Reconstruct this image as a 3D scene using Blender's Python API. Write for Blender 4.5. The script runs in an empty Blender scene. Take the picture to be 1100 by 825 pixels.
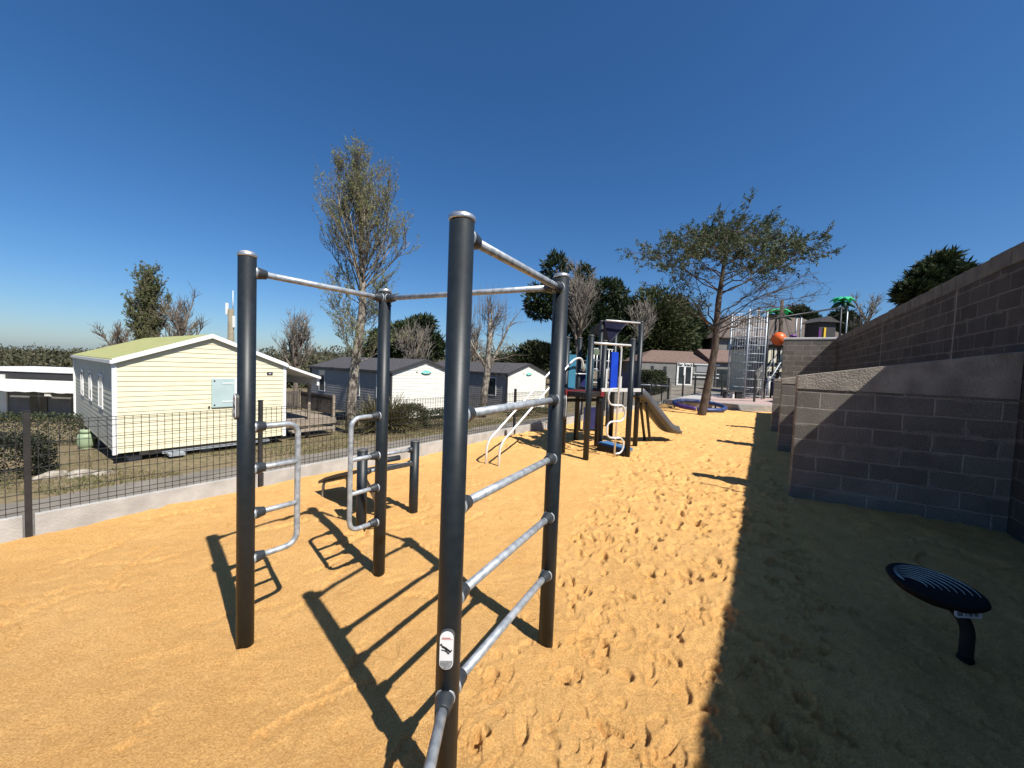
import bpy, bmesh, math, random
import numpy as np
from mathutils import Vector, Matrix
R = math.radians
rng = random.Random(7)
nrs = np.random.RandomState(11)
scene = bpy.context.scene
COL = scene.collection

# ------------------------------------------------------------------ camera survey
F, CH, PITCH, ROLL = 413.0, 1.55, R(2.7), R(2.2)
_f = Vector((0, math.cos(PITCH), -math.sin(PITCH))); _u0 = Vector((0, math.sin(PITCH), math.cos(PITCH)))
_r = Vector((1, 0, 0)) * math.cos(ROLL) + _u0 * math.sin(ROLL)
_u = _u0 * math.cos(ROLL) - Vector((1, 0, 0)) * math.sin(ROLL)
def ray(px, py): return _f + _r * ((px - 550) / F) + _u * ((412.5 - py) / F)
def ground_at(px, py, z=0.0):
    d = ray(px, py); t = (z - CH) / d.z
    return Vector((d.x * t, d.y * t, z))
def at(px, py, y):
    d = ray(px, py); t = y / d.y
    return Vector((d.x * t, y, CH + d.z * t))

cam_d = bpy.data.cameras.new("camera"); cam = bpy.data.objects.new("camera", cam_d); COL.objects.link(cam)
cam_d.sensor_width = 36; cam_d.lens = 36 * F / 1100; cam_d.clip_start = 0.05; cam_d.clip_end = 5000
mw = Matrix((( _r.x, _u.x, -_f.x, 0), (_r.y, _u.y, -_f.y, 0), (_r.z, _u.z, -_f.z, CH), (0, 0, 0, 1)))
cam.matrix_world = mw
scene.camera = cam

# ------------------------------------------------------------------ light
SUN_EL = R(51.7); SUN_H = Vector((0.682, -0.731, 0)).normalized()
sun_dir = (SUN_H * math.cos(SUN_EL) + Vector((0, 0, math.sin(SUN_EL)))).normalized()
sd = bpy.data.lights.new("sun", 'SUN'); sd.energy = 5.0; sd.angle = R(0.53); sd.color = (1.0, 0.955, 0.88)
so = bpy.data.objects.new("sun", sd); COL.objects.link(so); so.location = (10, -10, 20)
so.rotation_euler = sun_dir.to_track_quat('Z', 'Y').to_euler()
w = bpy.data.worlds.new("World"); scene.world = w; w.use_nodes = True
nt = w.node_tree; bg = nt.nodes['Background']
sky = nt.nodes.new('ShaderNodeTexSky'); sky.sky_type = 'NISHITA'; sky.sun_disc = False
sky.sun_elevation = SUN_EL; sky.sun_rotation = math.atan2(SUN_H.x, SUN_H.y)
sky.altitude = 0; sky.air_density = 1.0; sky.dust_density = 0.6; sky.ozone_density = 10.0
hs_ = nt.nodes.new('ShaderNodeHueSaturation'); hs_.inputs['Saturation'].default_value = 1.12
nt.links.new(sky.outputs[0], hs_.inputs['Color']); nt.links.new(hs_.outputs[0], bg.inputs['Color']); bg.inputs['Strength'].default_value = 0.073
scene.view_settings.view_transform = 'Standard'; scene.view_settings.look = 'None'
scene.view_settings.exposure = 0.66; scene.view_settings.gamma = 1.0
try: scene.view_settings.use_curve_mapping = False
except Exception: pass
scene.render.engine = 'CYCLES'
scene.cycles.max_bounces = 6; scene.cycles.diffuse_bounces = 3; scene.cycles.transparent_max_bounces = 8
scene.cycles.use_denoising = True

# ------------------------------------------------------------------ materials
def mat(name, c1, c2=None, scale=8.0, rough=0.7, metal=0.0, bump=0.0, bscale=None, detail=5.0, spec=0.4, stretch=(1, 1, 1), lo=0.35, hi=0.65):
    m = bpy.data.materials.new(name); m.use_nodes = True
    t = m.node_tree; b = t.nodes['Principled BSDF']
    b.inputs['Roughness'].default_value = rough; b.inputs['Metallic'].default_value = metal
    b.inputs['Specular IOR Level'].default_value = spec
    co = t.nodes.new('ShaderNodeTexCoord'); mp = t.nodes.new('ShaderNodeMapping'); mp.inputs['Scale'].default_value = stretch
    t.links.new(co.outputs['Object'], mp.inputs[0])
    if c2 is None: c2 = tuple(x * 0.82 for x in c1)
    n = t.nodes.new('ShaderNodeTexNoise'); n.inputs['Scale'].default_value = scale; n.inputs['Detail'].default_value = detail
    t.links.new(mp.outputs[0], n.inputs['Vector'])
    mr = t.nodes.new('ShaderNodeMapRange'); mr.inputs[1].default_value = lo; mr.inputs[2].default_value = hi
    t.links.new(n.outputs['Fac'], mr.inputs[0])
    mx = t.nodes.new('ShaderNodeMix'); mx.data_type = 'RGBA'
    mx.inputs[6].default_value = (*c1, 1); mx.inputs[7].default_value = (*c2, 1)
    t.links.new(mr.outputs[0], mx.inputs[0]); t.links.new(mx.outputs[2], b.inputs['Base Color'])
    if bump:
        n2 = t.nodes.new('ShaderNodeTexNoise'); n2.inputs['Scale'].default_value = bscale or scale * 4; n2.inputs['Detail'].default_value = 6
        t.links.new(mp.outputs[0], n2.inputs['Vector'])
        bp = t.nodes.new('ShaderNodeBump'); bp.inputs['Strength'].default_value = bump; bp.inputs['Distance'].default_value = 0.02
        t.links.new(n2.outputs['Fac'], bp.inputs['Height']); t.links.new(bp.outputs[0], b.inputs['Normal'])
    return m

def leaf_mat(name, c1, c2, scale=1.5, trans=0.25, rough=0.6):
    m = mat(name, c1, c2, scale=scale, rough=rough, spec=0.25)
    t = m.node_tree; b = t.nodes['Principled BSDF']; out = t.nodes['Material Output']
    tr = t.nodes.new('ShaderNodeBsdfTranslucent'); mix = t.nodes.new('ShaderNodeMixShader'); mix.inputs[0].default_value = trans
    src = b.inputs['Base Color'].links[0].from_socket
    t.links.new(src, tr.inputs['Color'])
    t.links.new(b.outputs[0], mix.inputs[1]); t.links.new(tr.outputs[0], mix.inputs[2]); t.links.new(mix.outputs[0], out.inputs[0])
    return m

def sand_material():
    m = bpy.data.materials.new("sand"); m.use_nodes = True
    t = m.node_tree; b = t.nodes['Principled BSDF']; b.inputs['Roughness'].default_value = 0.95; b.inputs['Specular IOR Level'].default_value = 0.1
    co = t.nodes.new('ShaderNodeTexCoord')
    def noise(s, d=6, r=0.6):
        n = t.nodes.new('ShaderNodeTexNoise'); n.inputs['Scale'].default_value = s; n.inputs['Detail'].default_value = d; n.inputs['Roughness'].default_value = r
        t.links.new(co.outputs['Object'], n.inputs['Vector']); return n
    def ramp(a, lo, hi):
        mr = t.nodes.new('ShaderNodeMapRange'); mr.inputs[1].default_value = lo; mr.inputs[2].default_value = hi
        t.links.new(a.outputs['Fac'], mr.inputs[0]); return mr
    def mix(fac, a, c, blend='MIX'):
        mx = t.nodes.new('ShaderNodeMix'); mx.data_type = 'RGBA'; mx.blend_type = blend
        if hasattr(fac, 'outputs'): t.links.new(fac.outputs[0], mx.inputs[0])
        else: mx.inputs[0].default_value = fac
        for i, v in ((6, a), (7, c)):
            if isinstance(v, tuple): mx.inputs[i].default_value = (*v, 1)
            else: t.links.new(v, mx.inputs[i])
        return mx.outputs[2]
    big = ramp(noise(0.9, 4), 0.35, 0.65); med = ramp(noise(14, 6), 0.3, 0.7); fine = ramp(noise(110, 4, 0.75), 0.32, 0.68)
    c = mix(big, (0.74, 0.375, 0.108), (0.88, 0.52, 0.205))
    pat = ramp(noise(2.6, 8, 0.68), 0.42, 0.64)
    c = mix(pat, c, (0.69, 0.325, 0.085))
    c2 = mix(med, (0.63, 0.30, 0.08), (0.92, 0.52, 0.18))
    c = mix(0.45, c, c2)
    c3 = mix(fine, (0.34, 0.15, 0.04), (1.0, 0.67, 0.28))
    c = mix(0.55, c, c3)
    t.links.new(c, b.inputs['Base Color'])
    n1 = noise(30, 8, 0.78); n2 = noise(170, 4, 0.75)
    ad = t.nodes.new('ShaderNodeMath'); ad.operation = 'MULTIPLY_ADD'; ad.inputs[1].default_value = 0.6
    t.links.new(n1.outputs['Fac'], ad.inputs[0]); t.links.new(n2.outputs['Fac'], ad.inputs[2])
    bp = t.nodes.new('ShaderNodeBump'); bp.inputs['Strength'].default_value = 1.0; bp.inputs['Distance'].default_value = 0.016
    t.links.new(ad.outputs[0], bp.inputs['Height']); t.links.new(bp.outputs[0], b.inputs['Normal'])
    return m

def block_material(name, c_block, c_mortar, phase=0.0, dark=1.0, bh=0.2, bw=0.5, z_off=0.0):
    """Concrete blocks laid in running bond; object X along the wall, Z up."""
    m = bpy.data.materials.new(name); m.use_nodes = True
    t = m.node_tree; b = t.nodes['Principled BSDF']; b.inputs['Roughness'].default_value = 0.95; b.inputs['Specular IOR Level'].default_value = 0.15
    co = t.nodes.new('ShaderNodeTexCoord'); sp = t.nodes.new('ShaderNodeSeparateXYZ'); cb = t.nodes.new('ShaderNodeCombineXYZ')
    t.links.new(co.outputs['Object'], sp.inputs[0])
    wob = t.nodes.new('ShaderNodeTexNoise'); wob.inputs['Scale'].default_value = 5.0; wob.inputs['Detail'].default_value = 4
    t.links.new(co.outputs['Object'], wob.inputs['Vector'])
    def madd(a, k, c):
        q = t.nodes.new('ShaderNodeMath'); q.operation = 'MULTIPLY_ADD'; q.inputs[1].default_value = k
        t.links.new(a, q.inputs[0])
        if isinstance(c, float): q.inputs[2].default_value = c
        else: t.links.new(c, q.inputs[2])
        return q.outputs[0]
    xx = madd(wob.outputs['Fac'], 0.03, sp.outputs['X']); zz = madd(wob.outputs['Fac'], 0.025, sp.outputs['Z'])
    zz = madd(zz, 1.0, z_off)
    t.links.new(xx, cb.inputs[0]); t.links.new(zz, cb.inputs[1])
    br = t.nodes.new('ShaderNodeTexBrick'); br.offset = 0.5; br.squash = 1.0
    br.inputs['Scale'].default_value = 1.0; br.inputs['Brick Width'].default_value = bw; br.inputs['Row Height'].default_value = bh
    br.inputs['Mortar Size'].default_value = 0.011; br.inputs['Mortar Smooth'].default_value = 0.35; br.inputs['Bias'].default_value = 0.0
    br.inputs['Color1'].default_value = (*c_block, 1); br.inputs['Color2'].default_value = (*[x * 0.72 for x in c_block], 1)
    br.inputs['Mortar'].default_value = (*c_mortar, 1)
    t.links.new(cb.outputs[0], br.inputs['Vector'])
    b2 = t.nodes.new('ShaderNodeTexBrick'); b2.offset = 0.5
    for k_, v_ in (('Scale', 1.0), ('Brick Width', bw), ('Row Height', bh), ('Mortar Size', 0.034), ('Mortar Smooth', 0.25)): b2.inputs[k_].default_value = v_
    t.links.new(cb.outputs[0], b2.inputs['Vector'])
    sm = t.nodes.new('ShaderNodeTexNoise'); sm.inputs['Scale'].default_value = 3.7; sm.inputs['Detail'].default_value = 5
    t.links.new(co.outputs['Object'], sm.inputs['Vector'])
    sr = t.nodes.new('ShaderNodeMapRange'); sr.inputs[1].default_value = 0.53; sr.inputs[2].default_value = 0.60; sr.inputs[4].default_value = 0.75; t.links.new(sm.outputs['Fac'], sr.inputs[0])
    sf = t.nodes.new('ShaderNodeMath'); sf.operation = 'MULTIPLY'; t.links.new(sr.outputs[0], sf.inputs[0]); t.links.new(b2.outputs['Fac'], sf.inputs[1])
    smx = t.nodes.new('ShaderNodeMix'); smx.data_type = 'RGBA'; smx.inputs[7].default_value = (*[x*0.9 for x in c_mortar], 1)
    t.links.new(sf.outputs[0], smx.inputs[0]); t.links.new(br.outputs['Color'], smx.inputs[6])
    n = t.nodes.new('ShaderNodeTexNoise'); n.inputs['Scale'].default_value = 2.2; n.inputs['Detail'].default_value = 7; n.inputs['Roughness'].default_value = 0.65
    t.links.new(co.outputs['Object'], n.inputs['Vector'])
    n2 = t.nodes.new('ShaderNodeTexNoise'); n2.inputs['Scale'].default_value = 75; n2.inputs['Detail'].default_value = 4; n2.inputs['Roughness'].default_value = 0.7
    t.links.new(co.outputs['Object'], n2.inputs['Vector'])
    mr = t.nodes.new('ShaderNodeMapRange'); mr.inputs[1].default_value = 0.3; mr.inputs[2].default_value = 0.7; mr.inputs[3].default_value = 0.7; mr.inputs[4].default_value = 1.15
    t.links.new(n.outputs['Fac'], mr.inputs[0])
    mr2 = t.nodes.new('ShaderNodeMapRange'); mr2.inputs[1].default_value = 0.35; mr2.inputs[2].default_value = 0.6; mr2.inputs[3].default_value = 0.55; mr2.inputs[4].default_value = 1.1
    t.links.new(n2.outputs['Fac'], mr2.inputs[0])
    mu = t.nodes.new('ShaderNodeMath'); mu.operation = 'MULTIPLY'; t.links.new(mr.outputs[0], mu.inputs[0]); t.links.new(mr2.outputs[0], mu.inputs[1])
    mx = t.nodes.new('ShaderNodeMix'); mx.data_type = 'RGBA'; mx.blend_type = 'MULTIPLY'; mx.inputs[0].default_value = 1.0
    t.links.new(smx.outputs[2], mx.inputs[6]); t.links.new(mu.outputs[0], mx.inputs[7]); t.links.new(mx.outputs[2], b.inputs['Base Color'])
    hh = t.nodes.new('ShaderNodeMath'); hh.operation = 'MULTIPLY_ADD'; hh.inputs[1].default_value = -1.0
    t.links.new(br.outputs['Fac'], hh.inputs[0]); t.links.new(n2.outputs['Fac'], hh.inputs[2])
    bp = t.nodes.new('ShaderNodeBump'); bp.inputs['Strength'].default_value = 0.8; bp.inputs['Distance'].default_value = 0.012
    t.links.new(hh.outputs[0], bp.inputs['Height']); t.links.new(bp.outputs[0], b.inputs['Normal'])
    return m

def galv_material():
    m = mat("galvanised_steel", (0.25, 0.28, 0.31), (0.42, 0.45, 0.48), scale=30, rough=0.5, metal=0.35, bump=0.08, bscale=80, detail=2)
    return m

M = {}
M['sand'] = sand_material()
M['post'] = mat("powder_coated_post", (0.009, 0.013, 0.017), (0.013, 0.018, 0.022), scale=30, rough=0.45, bump=0.04, bscale=220, spec=0.36)
M['clamp'] = mat("clamp_plastic", (0.022, 0.027, 0.032), (0.035, 0.04, 0.045), scale=40, rough=0.45)
M['galv'] = galv_material()
M['galv_cap'] = mat("cap_aluminium", (0.62, 0.63, 0.64), (0.5, 0.5, 0.5), scale=30, rough=0.35, metal=0.8)
M['cap_dark'] = mat("cap_plastic", (0.05, 0.055, 0.06), (0.09, 0.085, 0.08), scale=20, rough=0.5)
M['copper_dust'] = mat("cap_dusty", (0.35, 0.25, 0.17), (0.55, 0.45, 0.36), scale=24, rough=0.7)
M['label_white'] = mat("label_white", (0.78, 0.79, 0.80), (0.7, 0.71, 0.72), rough=0.45)
M['label_dark'] = mat("label_dark", (0.02, 0.02, 0.022), None, rough=0.5)
M['label_grey'] = mat("label_grey", (0.16, 0.17, 0.18), (0.3, 0.31, 0.32), scale=120, rough=0.5)
M['label_red'] = mat("label_red", (0.45, 0.04, 0.03), None, rough=0.5)
M['fence'] = mat("fence_coating", (0.018, 0.019, 0.02), (0.028, 0.028, 0.03), scale=12, rough=0.5)
M['concrete'] = mat("pale_concrete", (0.40, 0.39, 0.37), (0.30, 0.292, 0.275), scale=5, rough=0.92, bump=0.25, bscale=60)
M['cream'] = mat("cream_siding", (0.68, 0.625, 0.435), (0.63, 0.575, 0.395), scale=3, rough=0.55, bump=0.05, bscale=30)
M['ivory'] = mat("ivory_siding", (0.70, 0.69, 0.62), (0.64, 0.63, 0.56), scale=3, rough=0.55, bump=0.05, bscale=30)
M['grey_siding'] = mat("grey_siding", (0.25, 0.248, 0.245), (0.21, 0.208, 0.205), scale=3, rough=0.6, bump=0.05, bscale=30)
M['cream_side'] = mat("shade_toned_side_siding", (0.50, 0.475, 0.385), (0.43, 0.41, 0.33), scale=3, rough=0.6, bump=0.05, bscale=30)  # gable's cream darkened: the side wall's shade is put into the colour
M['white'] = mat("white_trim", (0.72, 0.72, 0.70), (0.64, 0.64, 0.62), scale=4, rough=0.5)
M['moss_roof'] = mat("mossy_roof", (0.27, 0.29, 0.085), (0.36, 0.35, 0.17), scale=3.5, rough=0.85, bump=0.15, stretch=(1, 3, 1))
M['dark_roof'] = mat("dark_tile_roof", (0.045, 0.042, 0.045), (0.075, 0.07, 0.07), scale=9, rough=0.8, bump=0.4, bscale=22)
M['dark_trim'] = mat("dark_trim", (0.04, 0.04, 0.042), None, rough=0.6)
M['shutter'] = mat("pale_blue_shutter", (0.38, 0.48, 0.47), (0.34, 0.44, 0.43), scale=3, rough=0.5)
M['glass'] = mat("window_glass", (0.02, 0.024, 0.028), (0.04, 0.05, 0.055), scale=2, rough=0.08, spec=0.7)
M['black'] = mat("black_matt", (0.012, 0.012, 0.013), None, rough=0.7)
M['wood'] = mat("grey_deck_wood", (0.30, 0.25, 0.19), (0.20, 0.165, 0.13), scale=6, rough=0.85, stretch=(1, 6, 1), bump=0.2)
M['rail_wood'] = mat("dark_rail_wood", (0.10, 0.085, 0.07), (0.065, 0.055, 0.05), scale=6, rough=0.8, stretch=(1, 1, 6))
M['teal_logo'] = mat("teal_logo", (0.10, 0.50, 0.42), None, rough=0.5)
M['navy'] = mat("navy_panel", (0.018, 0.02, 0.085), (0.025, 0.028, 0.10), scale=5, rough=0.4)
M['navy_roof'] = mat("navy_roof_panel", (0.008, 0.008, 0.026), (0.011, 0.011, 0.032), scale=5, rough=0.5)
M['teal'] = mat("teal_panel", (0.035, 0.15, 0.24), (0.045, 0.18, 0.28), scale=5, rough=0.45)
M['blue'] = mat("bright_blue_panel", (0.01, 0.045, 0.40), (0.012, 0.055, 0.46), scale=5, rough=0.35)
M['step_blue'] = mat("blue_step", (0.05, 0.14, 0.30), (0.06, 0.17, 0.34), scale=5, rough=0.45)
M['maroon'] = mat("maroon_panel", (0.13, 0.012, 0.018), (0.17, 0.018, 0.022), scale=5, rough=0.5)
M['olive'] = mat("olive_panel", (0.10, 0.13, 0.09), (0.13, 0.16, 0.11), scale=5, rough=0.5)
M['tube_white'] = mat("pale_tube", (0.72, 0.73, 0.72), (0.64, 0.65, 0.64), scale=20, rough=0.35, metal=0.3)
M['slide'] = mat("grey_slide", (0.07, 0.075, 0.085), (0.095, 0.10, 0.11), scale=6, rough=0.38)
M['bench_pad'] = mat("dark_bench_board", (0.03, 0.032, 0.036), (0.045, 0.047, 0.05), scale=30, rough=0.55)
M['disc'] = mat("black_rubber_disc", (0.007, 0.007, 0.0075), (0.012, 0.012, 0.0125), scale=40, rough=0.8, spec=0.15)
M['disc_line'] = mat("pale_disc_ridges", (0.50, 0.49, 0.44), (0.40, 0.39, 0.36), scale=30, rough=0.6)
M['gas'] = mat("pale_green_bottle", (0.27, 0.34, 0.21), (0.22, 0.29, 0.18), scale=6, rough=0.5)
M['stone'] = mat("pale_stone", (0.38, 0.34, 0.28), (0.17, 0.145, 0.11), scale=6, rough=0.9, bump=0.4)
M['render'] = mat("grey_render", (0.19, 0.185, 0.172), (0.155, 0.15, 0.14), scale=2, rough=0.9)
M['render_cream'] = mat("cream_render", (0.62, 0.57, 0.42), (0.56, 0.51, 0.38), scale=2, rough=0.9)
M['tile'] = mat("brown_roof_tiles", (0.085, 0.052, 0.040), (0.19, 0.13, 0.105), scale=14, rough=0.85, bump=0.5, bscale=14, lo=0.4, hi=0.6)
M['old_tile'] = mat('old_brown_tiles', (0.075, 0.055, 0.045), (0.12, 0.095, 0.08), scale=12, rough=0.9, bump=0.4, bscale=12)
M['plate'] = mat('dark_plate', (0.035, 0.025, 0.05), (0.045, 0.03, 0.06), rough=0.5)
M['orange'] = mat("orange_ball", (0.70, 0.13, 0.02), (0.62, 0.10, 0.02), scale=5, rough=0.4)
M['green_frond'] = leaf_mat("green_plastic_frond", (0.05, 0.58, 0.25), (0.07, 0.64, 0.32), trans=0.45)
M['dark_green_frond'] = leaf_mat("dark_plastic_frond", (0.01, 0.06, 0.04), (0.02, 0.08, 0.05), trans=0.1)
M['purple'] = mat("purple_panel", (0.10, 0.02, 0.14), (0.12, 0.03, 0.16), rough=0.5)
M['yellow'] = mat("yellow_panel", (0.72, 0.46, 0.03), (0.66, 0.42, 0.03), rough=0.5)
M['ring_blue'] = mat("ring_blue", (0.02, 0.04, 0.13), (0.035, 0.06, 0.18), scale=6, rough=0.45)
M['ring_purple'] = mat("ring_purple", (0.05, 0.025, 0.14), (0.065, 0.03, 0.17), scale=6, rough=0.45)
M['red_floor'] = mat("reddish_safety_floor", (0.40, 0.30, 0.27), (0.34, 0.25, 0.225), scale=8, rough=0.9)
M['bark'] = mat("pale_bark", (0.20, 0.165, 0.13), (0.10, 0.08, 0.06), scale=9, rough=0.95, bump=0.6, bscale=25, stretch=(1, 1, 0.4))
M['bark_pale'] = mat("lichen_bark", (0.27, 0.24, 0.195), (0.085, 0.068, 0.055), scale=10, rough=0.95, bump=0.6, bscale=25, stretch=(1, 1, 0.5), lo=0.42, hi=0.58)
M['bark_dark'] = mat("brown_bark", (0.105, 0.078, 0.058), (0.045, 0.034, 0.027), scale=9, rough=0.95, bump=0.7, bscale=25, stretch=(1, 1, 0.4))
M['twig'] = mat("bare_twig", (0.17, 0.135, 0.10), (0.12, 0.095, 0.07), scale=3, rough=0.9)
M['twig_dark'] = mat('dark_twig', (0.11, 0.085, 0.06), (0.075, 0.058, 0.042), scale=3, rough=0.9)
M['twig_pale'] = mat("pale_twig", (0.20, 0.175, 0.145), (0.13, 0.115, 0.095), scale=3, rough=0.9)
M['bud'] = leaf_mat("spring_bud", (0.20, 0.26, 0.08), (0.25, 0.24, 0.11), trans=0.4)
M['poplar_leaf'] = leaf_mat("young_poplar_leaf", (0.12, 0.15, 0.055), (0.17, 0.18, 0.075), trans=0.3)
M['pine_leaf'] = leaf_mat("grey_green_foliage", (0.055, 0.08, 0.036), (0.09, 0.11, 0.055), trans=0.2)
M['cypress'] = leaf_mat("dark_cypress_foliage", (0.022, 0.036, 0.014), (0.042, 0.058, 0.022), trans=0.1, scale=0.9)
M['cypress_olive'] = leaf_mat("olive_cypress_foliage", (0.04, 0.052, 0.018), (0.07, 0.08, 0.03), trans=0.12, scale=0.9)
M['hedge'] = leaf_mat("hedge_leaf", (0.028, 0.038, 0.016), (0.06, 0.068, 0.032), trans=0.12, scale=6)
M['hedge_shade'] = leaf_mat('shade_darkened_hedge_leaf', (0.012, 0.016, 0.009), (0.024, 0.028, 0.015), trans=0.08, scale=6)  # hedge leaf with shade cast from out of view painted into its colour
M['shrub'] = leaf_mat("brown_green_shrub", (0.075, 0.065, 0.03), (0.05, 0.06, 0.022), trans=0.15, scale=5)
M['blade'] = leaf_mat("sword_leaf", (0.17, 0.14, 0.06), (0.08, 0.085, 0.035), trans=0.15, scale=5)
M['wood_far'] = leaf_mat("distant_wood_foliage", (0.035, 0.042, 0.018), (0.095, 0.085, 0.05), trans=0.1, scale=0.12)
M['grass'] = leaf_mat("grass_blade", (0.085, 0.10, 0.028), (0.16, 0.13, 0.06), trans=0.25, scale=2)

# ------------------------------------------------------------------ object helpers
def tag(o, label=None, cat=None, group=None, kind=None):
    if label: o['label'] = label
    if cat: o['category'] = cat
    if group: o['group'] = group
    if kind: o['kind'] = kind
    return o
def empty(name, loc=(0, 0, 0), rz=0.0, label=None, cat=None, group=None):
    o = bpy.data.objects.new(name, None); COL.objects.link(o)
    o.location = loc; o.rotation_euler = (0, 0, rz); o.empty_display_size = 0.2
    return tag(o, label, cat, group)
class MB:
    """collects shapes and links them as one mesh object"""
    def __init__(s): s.v = []; s.f = []; s.sm = []
    def add(s, vs, fs, smooth=False):
        o = len(s.v); s.v.extend([tuple(v) for v in vs])
        s.f.extend([tuple(i + o for i in f) for f in fs]); s.sm.extend([smooth] * len(fs)); return s
    def box(s, a, b, bev=0.0):
        x0, y0, z0 = a; x1, y1, z1 = b
        vs = [(x0,y0,z0),(x1,y0,z0),(x1,y1,z0),(x0,y1,z0),(x0,y0,z1),(x1,y0,z1),(x1,y1,z1),(x0,y1,z1)]
        fs = [(3,2,1,0),(4,5,6,7),(0,1,5,4),(1,2,6,5),(2,3,7,6),(3,0,4,7)]
        if bev:
            bm = bmesh.new(); bv = [bm.verts.new(v) for v in vs]
            for f in fs: bm.faces.new([bv[i] for i in f])
            bmesh.ops.bevel(bm, geom=bm.edges[:], offset=bev, segments=2, profile=0.5, affect='EDGES')
            bm.verts.index_update(); bm.normal_update()
            s.add([v.co[:] for v in bm.verts], [[v.index for v in f.verts] for f in bm.faces]); bm.free(); return s
        return s.add(vs, fs)
    def obox(s, p, q, wid, hgt, up=Vector((0, 0, 1))):
        """bar of rectangular section from p to q"""
        p = Vector(p); q = Vector(q); d = (q - p).normalized(); sx = d.cross(up)
        if sx.length < 1e-4: sx = d.cross(Vector((1, 0, 0)))
        sx.normalize(); uy = sx.cross(d).normalized()
        vs = []
        for c in (p, q):
            for a, b in ((-1,-1),(1,-1),(1,1),(-1,1)): vs.append(c + sx * (a * wid / 2) + uy * (b * hgt / 2))
        return s.add(vs, [(3,2,1,0),(4,5,6,7),(0,1,5,4),(1,2,6,5),(2,3,7,6),(3,0,4,7)])
    def tube(s, pts, rad, n=10, cap=True, smooth=True):
        pts = [Vector(p) for p in pts]; m = len(pts)
        rr = rad if isinstance(rad, (list, tuple)) else [rad] * m
        t0 = (pts[1] - pts[0]).normalized(); ref = Vector((0, 0, 1)) if abs(t0.z) < 0.9 else Vector((1, 0, 0))
        nx = t0.cross(ref).normalized(); vs = []
        for i in range(m):
            t = (pts[min(i + 1, m - 1)] - pts[max(i - 1, 0)])
            if t.length < 1e-9: t = t0
            t = t.normalized(); nx = (nx - t * nx.dot(t))
            if nx.length < 1e-6: nx = t.orthogonal()
            nx.normalize(); ny = t.cross(nx)
            for k in range(n):
                a = 2 * math.pi * k / n; vs.append(pts[i] + (nx * math.cos(a) + ny * math.sin(a)) * rr[i])
        fs = []
        for i in range(m - 1):
            for k in range(n):
                k2 = (k + 1) % n; fs.append((i*n+k, i*n+k2, (i+1)*n+k2, (i+1)*n+k))
        s.add(vs, fs, smooth)
        if cap:
            o = len(s.v) - m * n
            s.f.append(tuple(o + k for k in reversed(range(n)))); s.sm.append(False)
            s.f.append(tuple(o + (m-1)*n + k for k in range(n))); s.sm.append(False)
        return s
    def lathe(s, prof, n=24, c=(0, 0, 0), axis=None, smooth=True):
        """profile of (radius, height) turned about z (or about the given axis)"""
        q = Vector((0, 0, 1)).rotation_difference(Vector(axis)) if axis is not None else None
        vs = []
        for r_, z_ in prof:
            for k in range(n):
                a = 2*math.pi*k/n; p = Vector((r_*math.cos(a), r_*math.sin(a), z_))
                if q is not None: p = q @ p
                vs.append(p + Vector(c))
        fs = []
        for i in range(len(prof) - 1):
            for k in range(n):
                k2 = (k+1) % n; fs.append((i*n+k, i*n+k2, (i+1)*n+k2, (i+1)*n+k))
        s.add(vs, fs, smooth); o = len(s.v) - len(vs)
        if prof[0][0] > 1e-5: s.f.append(tuple(o + k for k in reversed(range(n)))); s.sm.append(False)
        if prof[-1][0] > 1e-5: s.f.append(tuple(o + (len(prof)-1)*n + k for k in range(n))); s.sm.append(False)
        return s
    def prism(s, poly, y0, y1):
        """polygon of (x, z) points extruded along y"""
        n = len(poly); vs = [(x, y0, z) for x, z in poly] + [(x, y1, z) for x, z in poly]
        fs = [tuple(range(n)), tuple(reversed(range(n, 2*n)))]
        fs += [((i+1) % n, i, n+i, n+(i+1) % n) for i in range(n)]
        return s.add(vs, fs)
    def build(s, name, m, parent=None, loc=None, rz=None):
        me = bpy.data.meshes.new(name); me.from_pydata(s.v, [], s.f); me.materials.append(m)
        me.polygons.foreach_set('use_smooth', s.sm); me.update()
        o = bpy.data.objects.new(name, me); COL.objects.link(o)
        if parent is not None: o.parent = parent
        if loc is not None: o.location = loc
        if rz is not None: o.rotation_euler = (0, 0, rz)
        return o
def copy_tree(o, parent=None):
    c = o.copy(); COL.objects.link(c); c.parent = parent
    for ch in list(o.children): copy_tree(ch, c)
    return c
def fillet(pts, r_, n=6):
    """rounds the corners of a polyline"""
    pts = [Vector(p) for p in pts]; out = [pts[0]]
    for i in range(1, len(pts) - 1):
        a, b, c = pts[i-1], pts[i], pts[i+1]; u = (a-b); v = (c-b)
        k = min(r_, u.length*0.49, v.length*0.49); p = b + u.normalized()*k; q = b + v.normalized()*k
        for j in range(n+1):
            t = j/n; out.append(p*(1-t)**2 + b*2*t*(1-t) + q*t**2)
    out.append(pts[-1]); return out
def text_mesh(name, body, size, m, parent, loc, rot, ext=0.002, align='CENTER', shear=0.0, bold=0.012):
    cu = bpy.data.curves.new(name, 'FONT'); cu.body = body; cu.size = size; cu.extrude = ext; cu.align_x = align; cu.align_y = 'CENTER'; cu.shear = shear; cu.offset = bold
    tmp = bpy.data.objects.new(name + "_tmp", cu); COL.objects.link(tmp)
    dg = bpy.context.evaluated_depsgraph_get(); me = bpy.data.meshes.new_from_object(tmp.evaluated_get(dg))
    bpy.data.objects.remove(tmp); me.materials.clear(); me.materials.append(m)
    o = bpy.data.objects.new(name, me); COL.objects.link(o); o.parent = parent; o.location = loc; o.rotation_euler = rot
    return o

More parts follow.
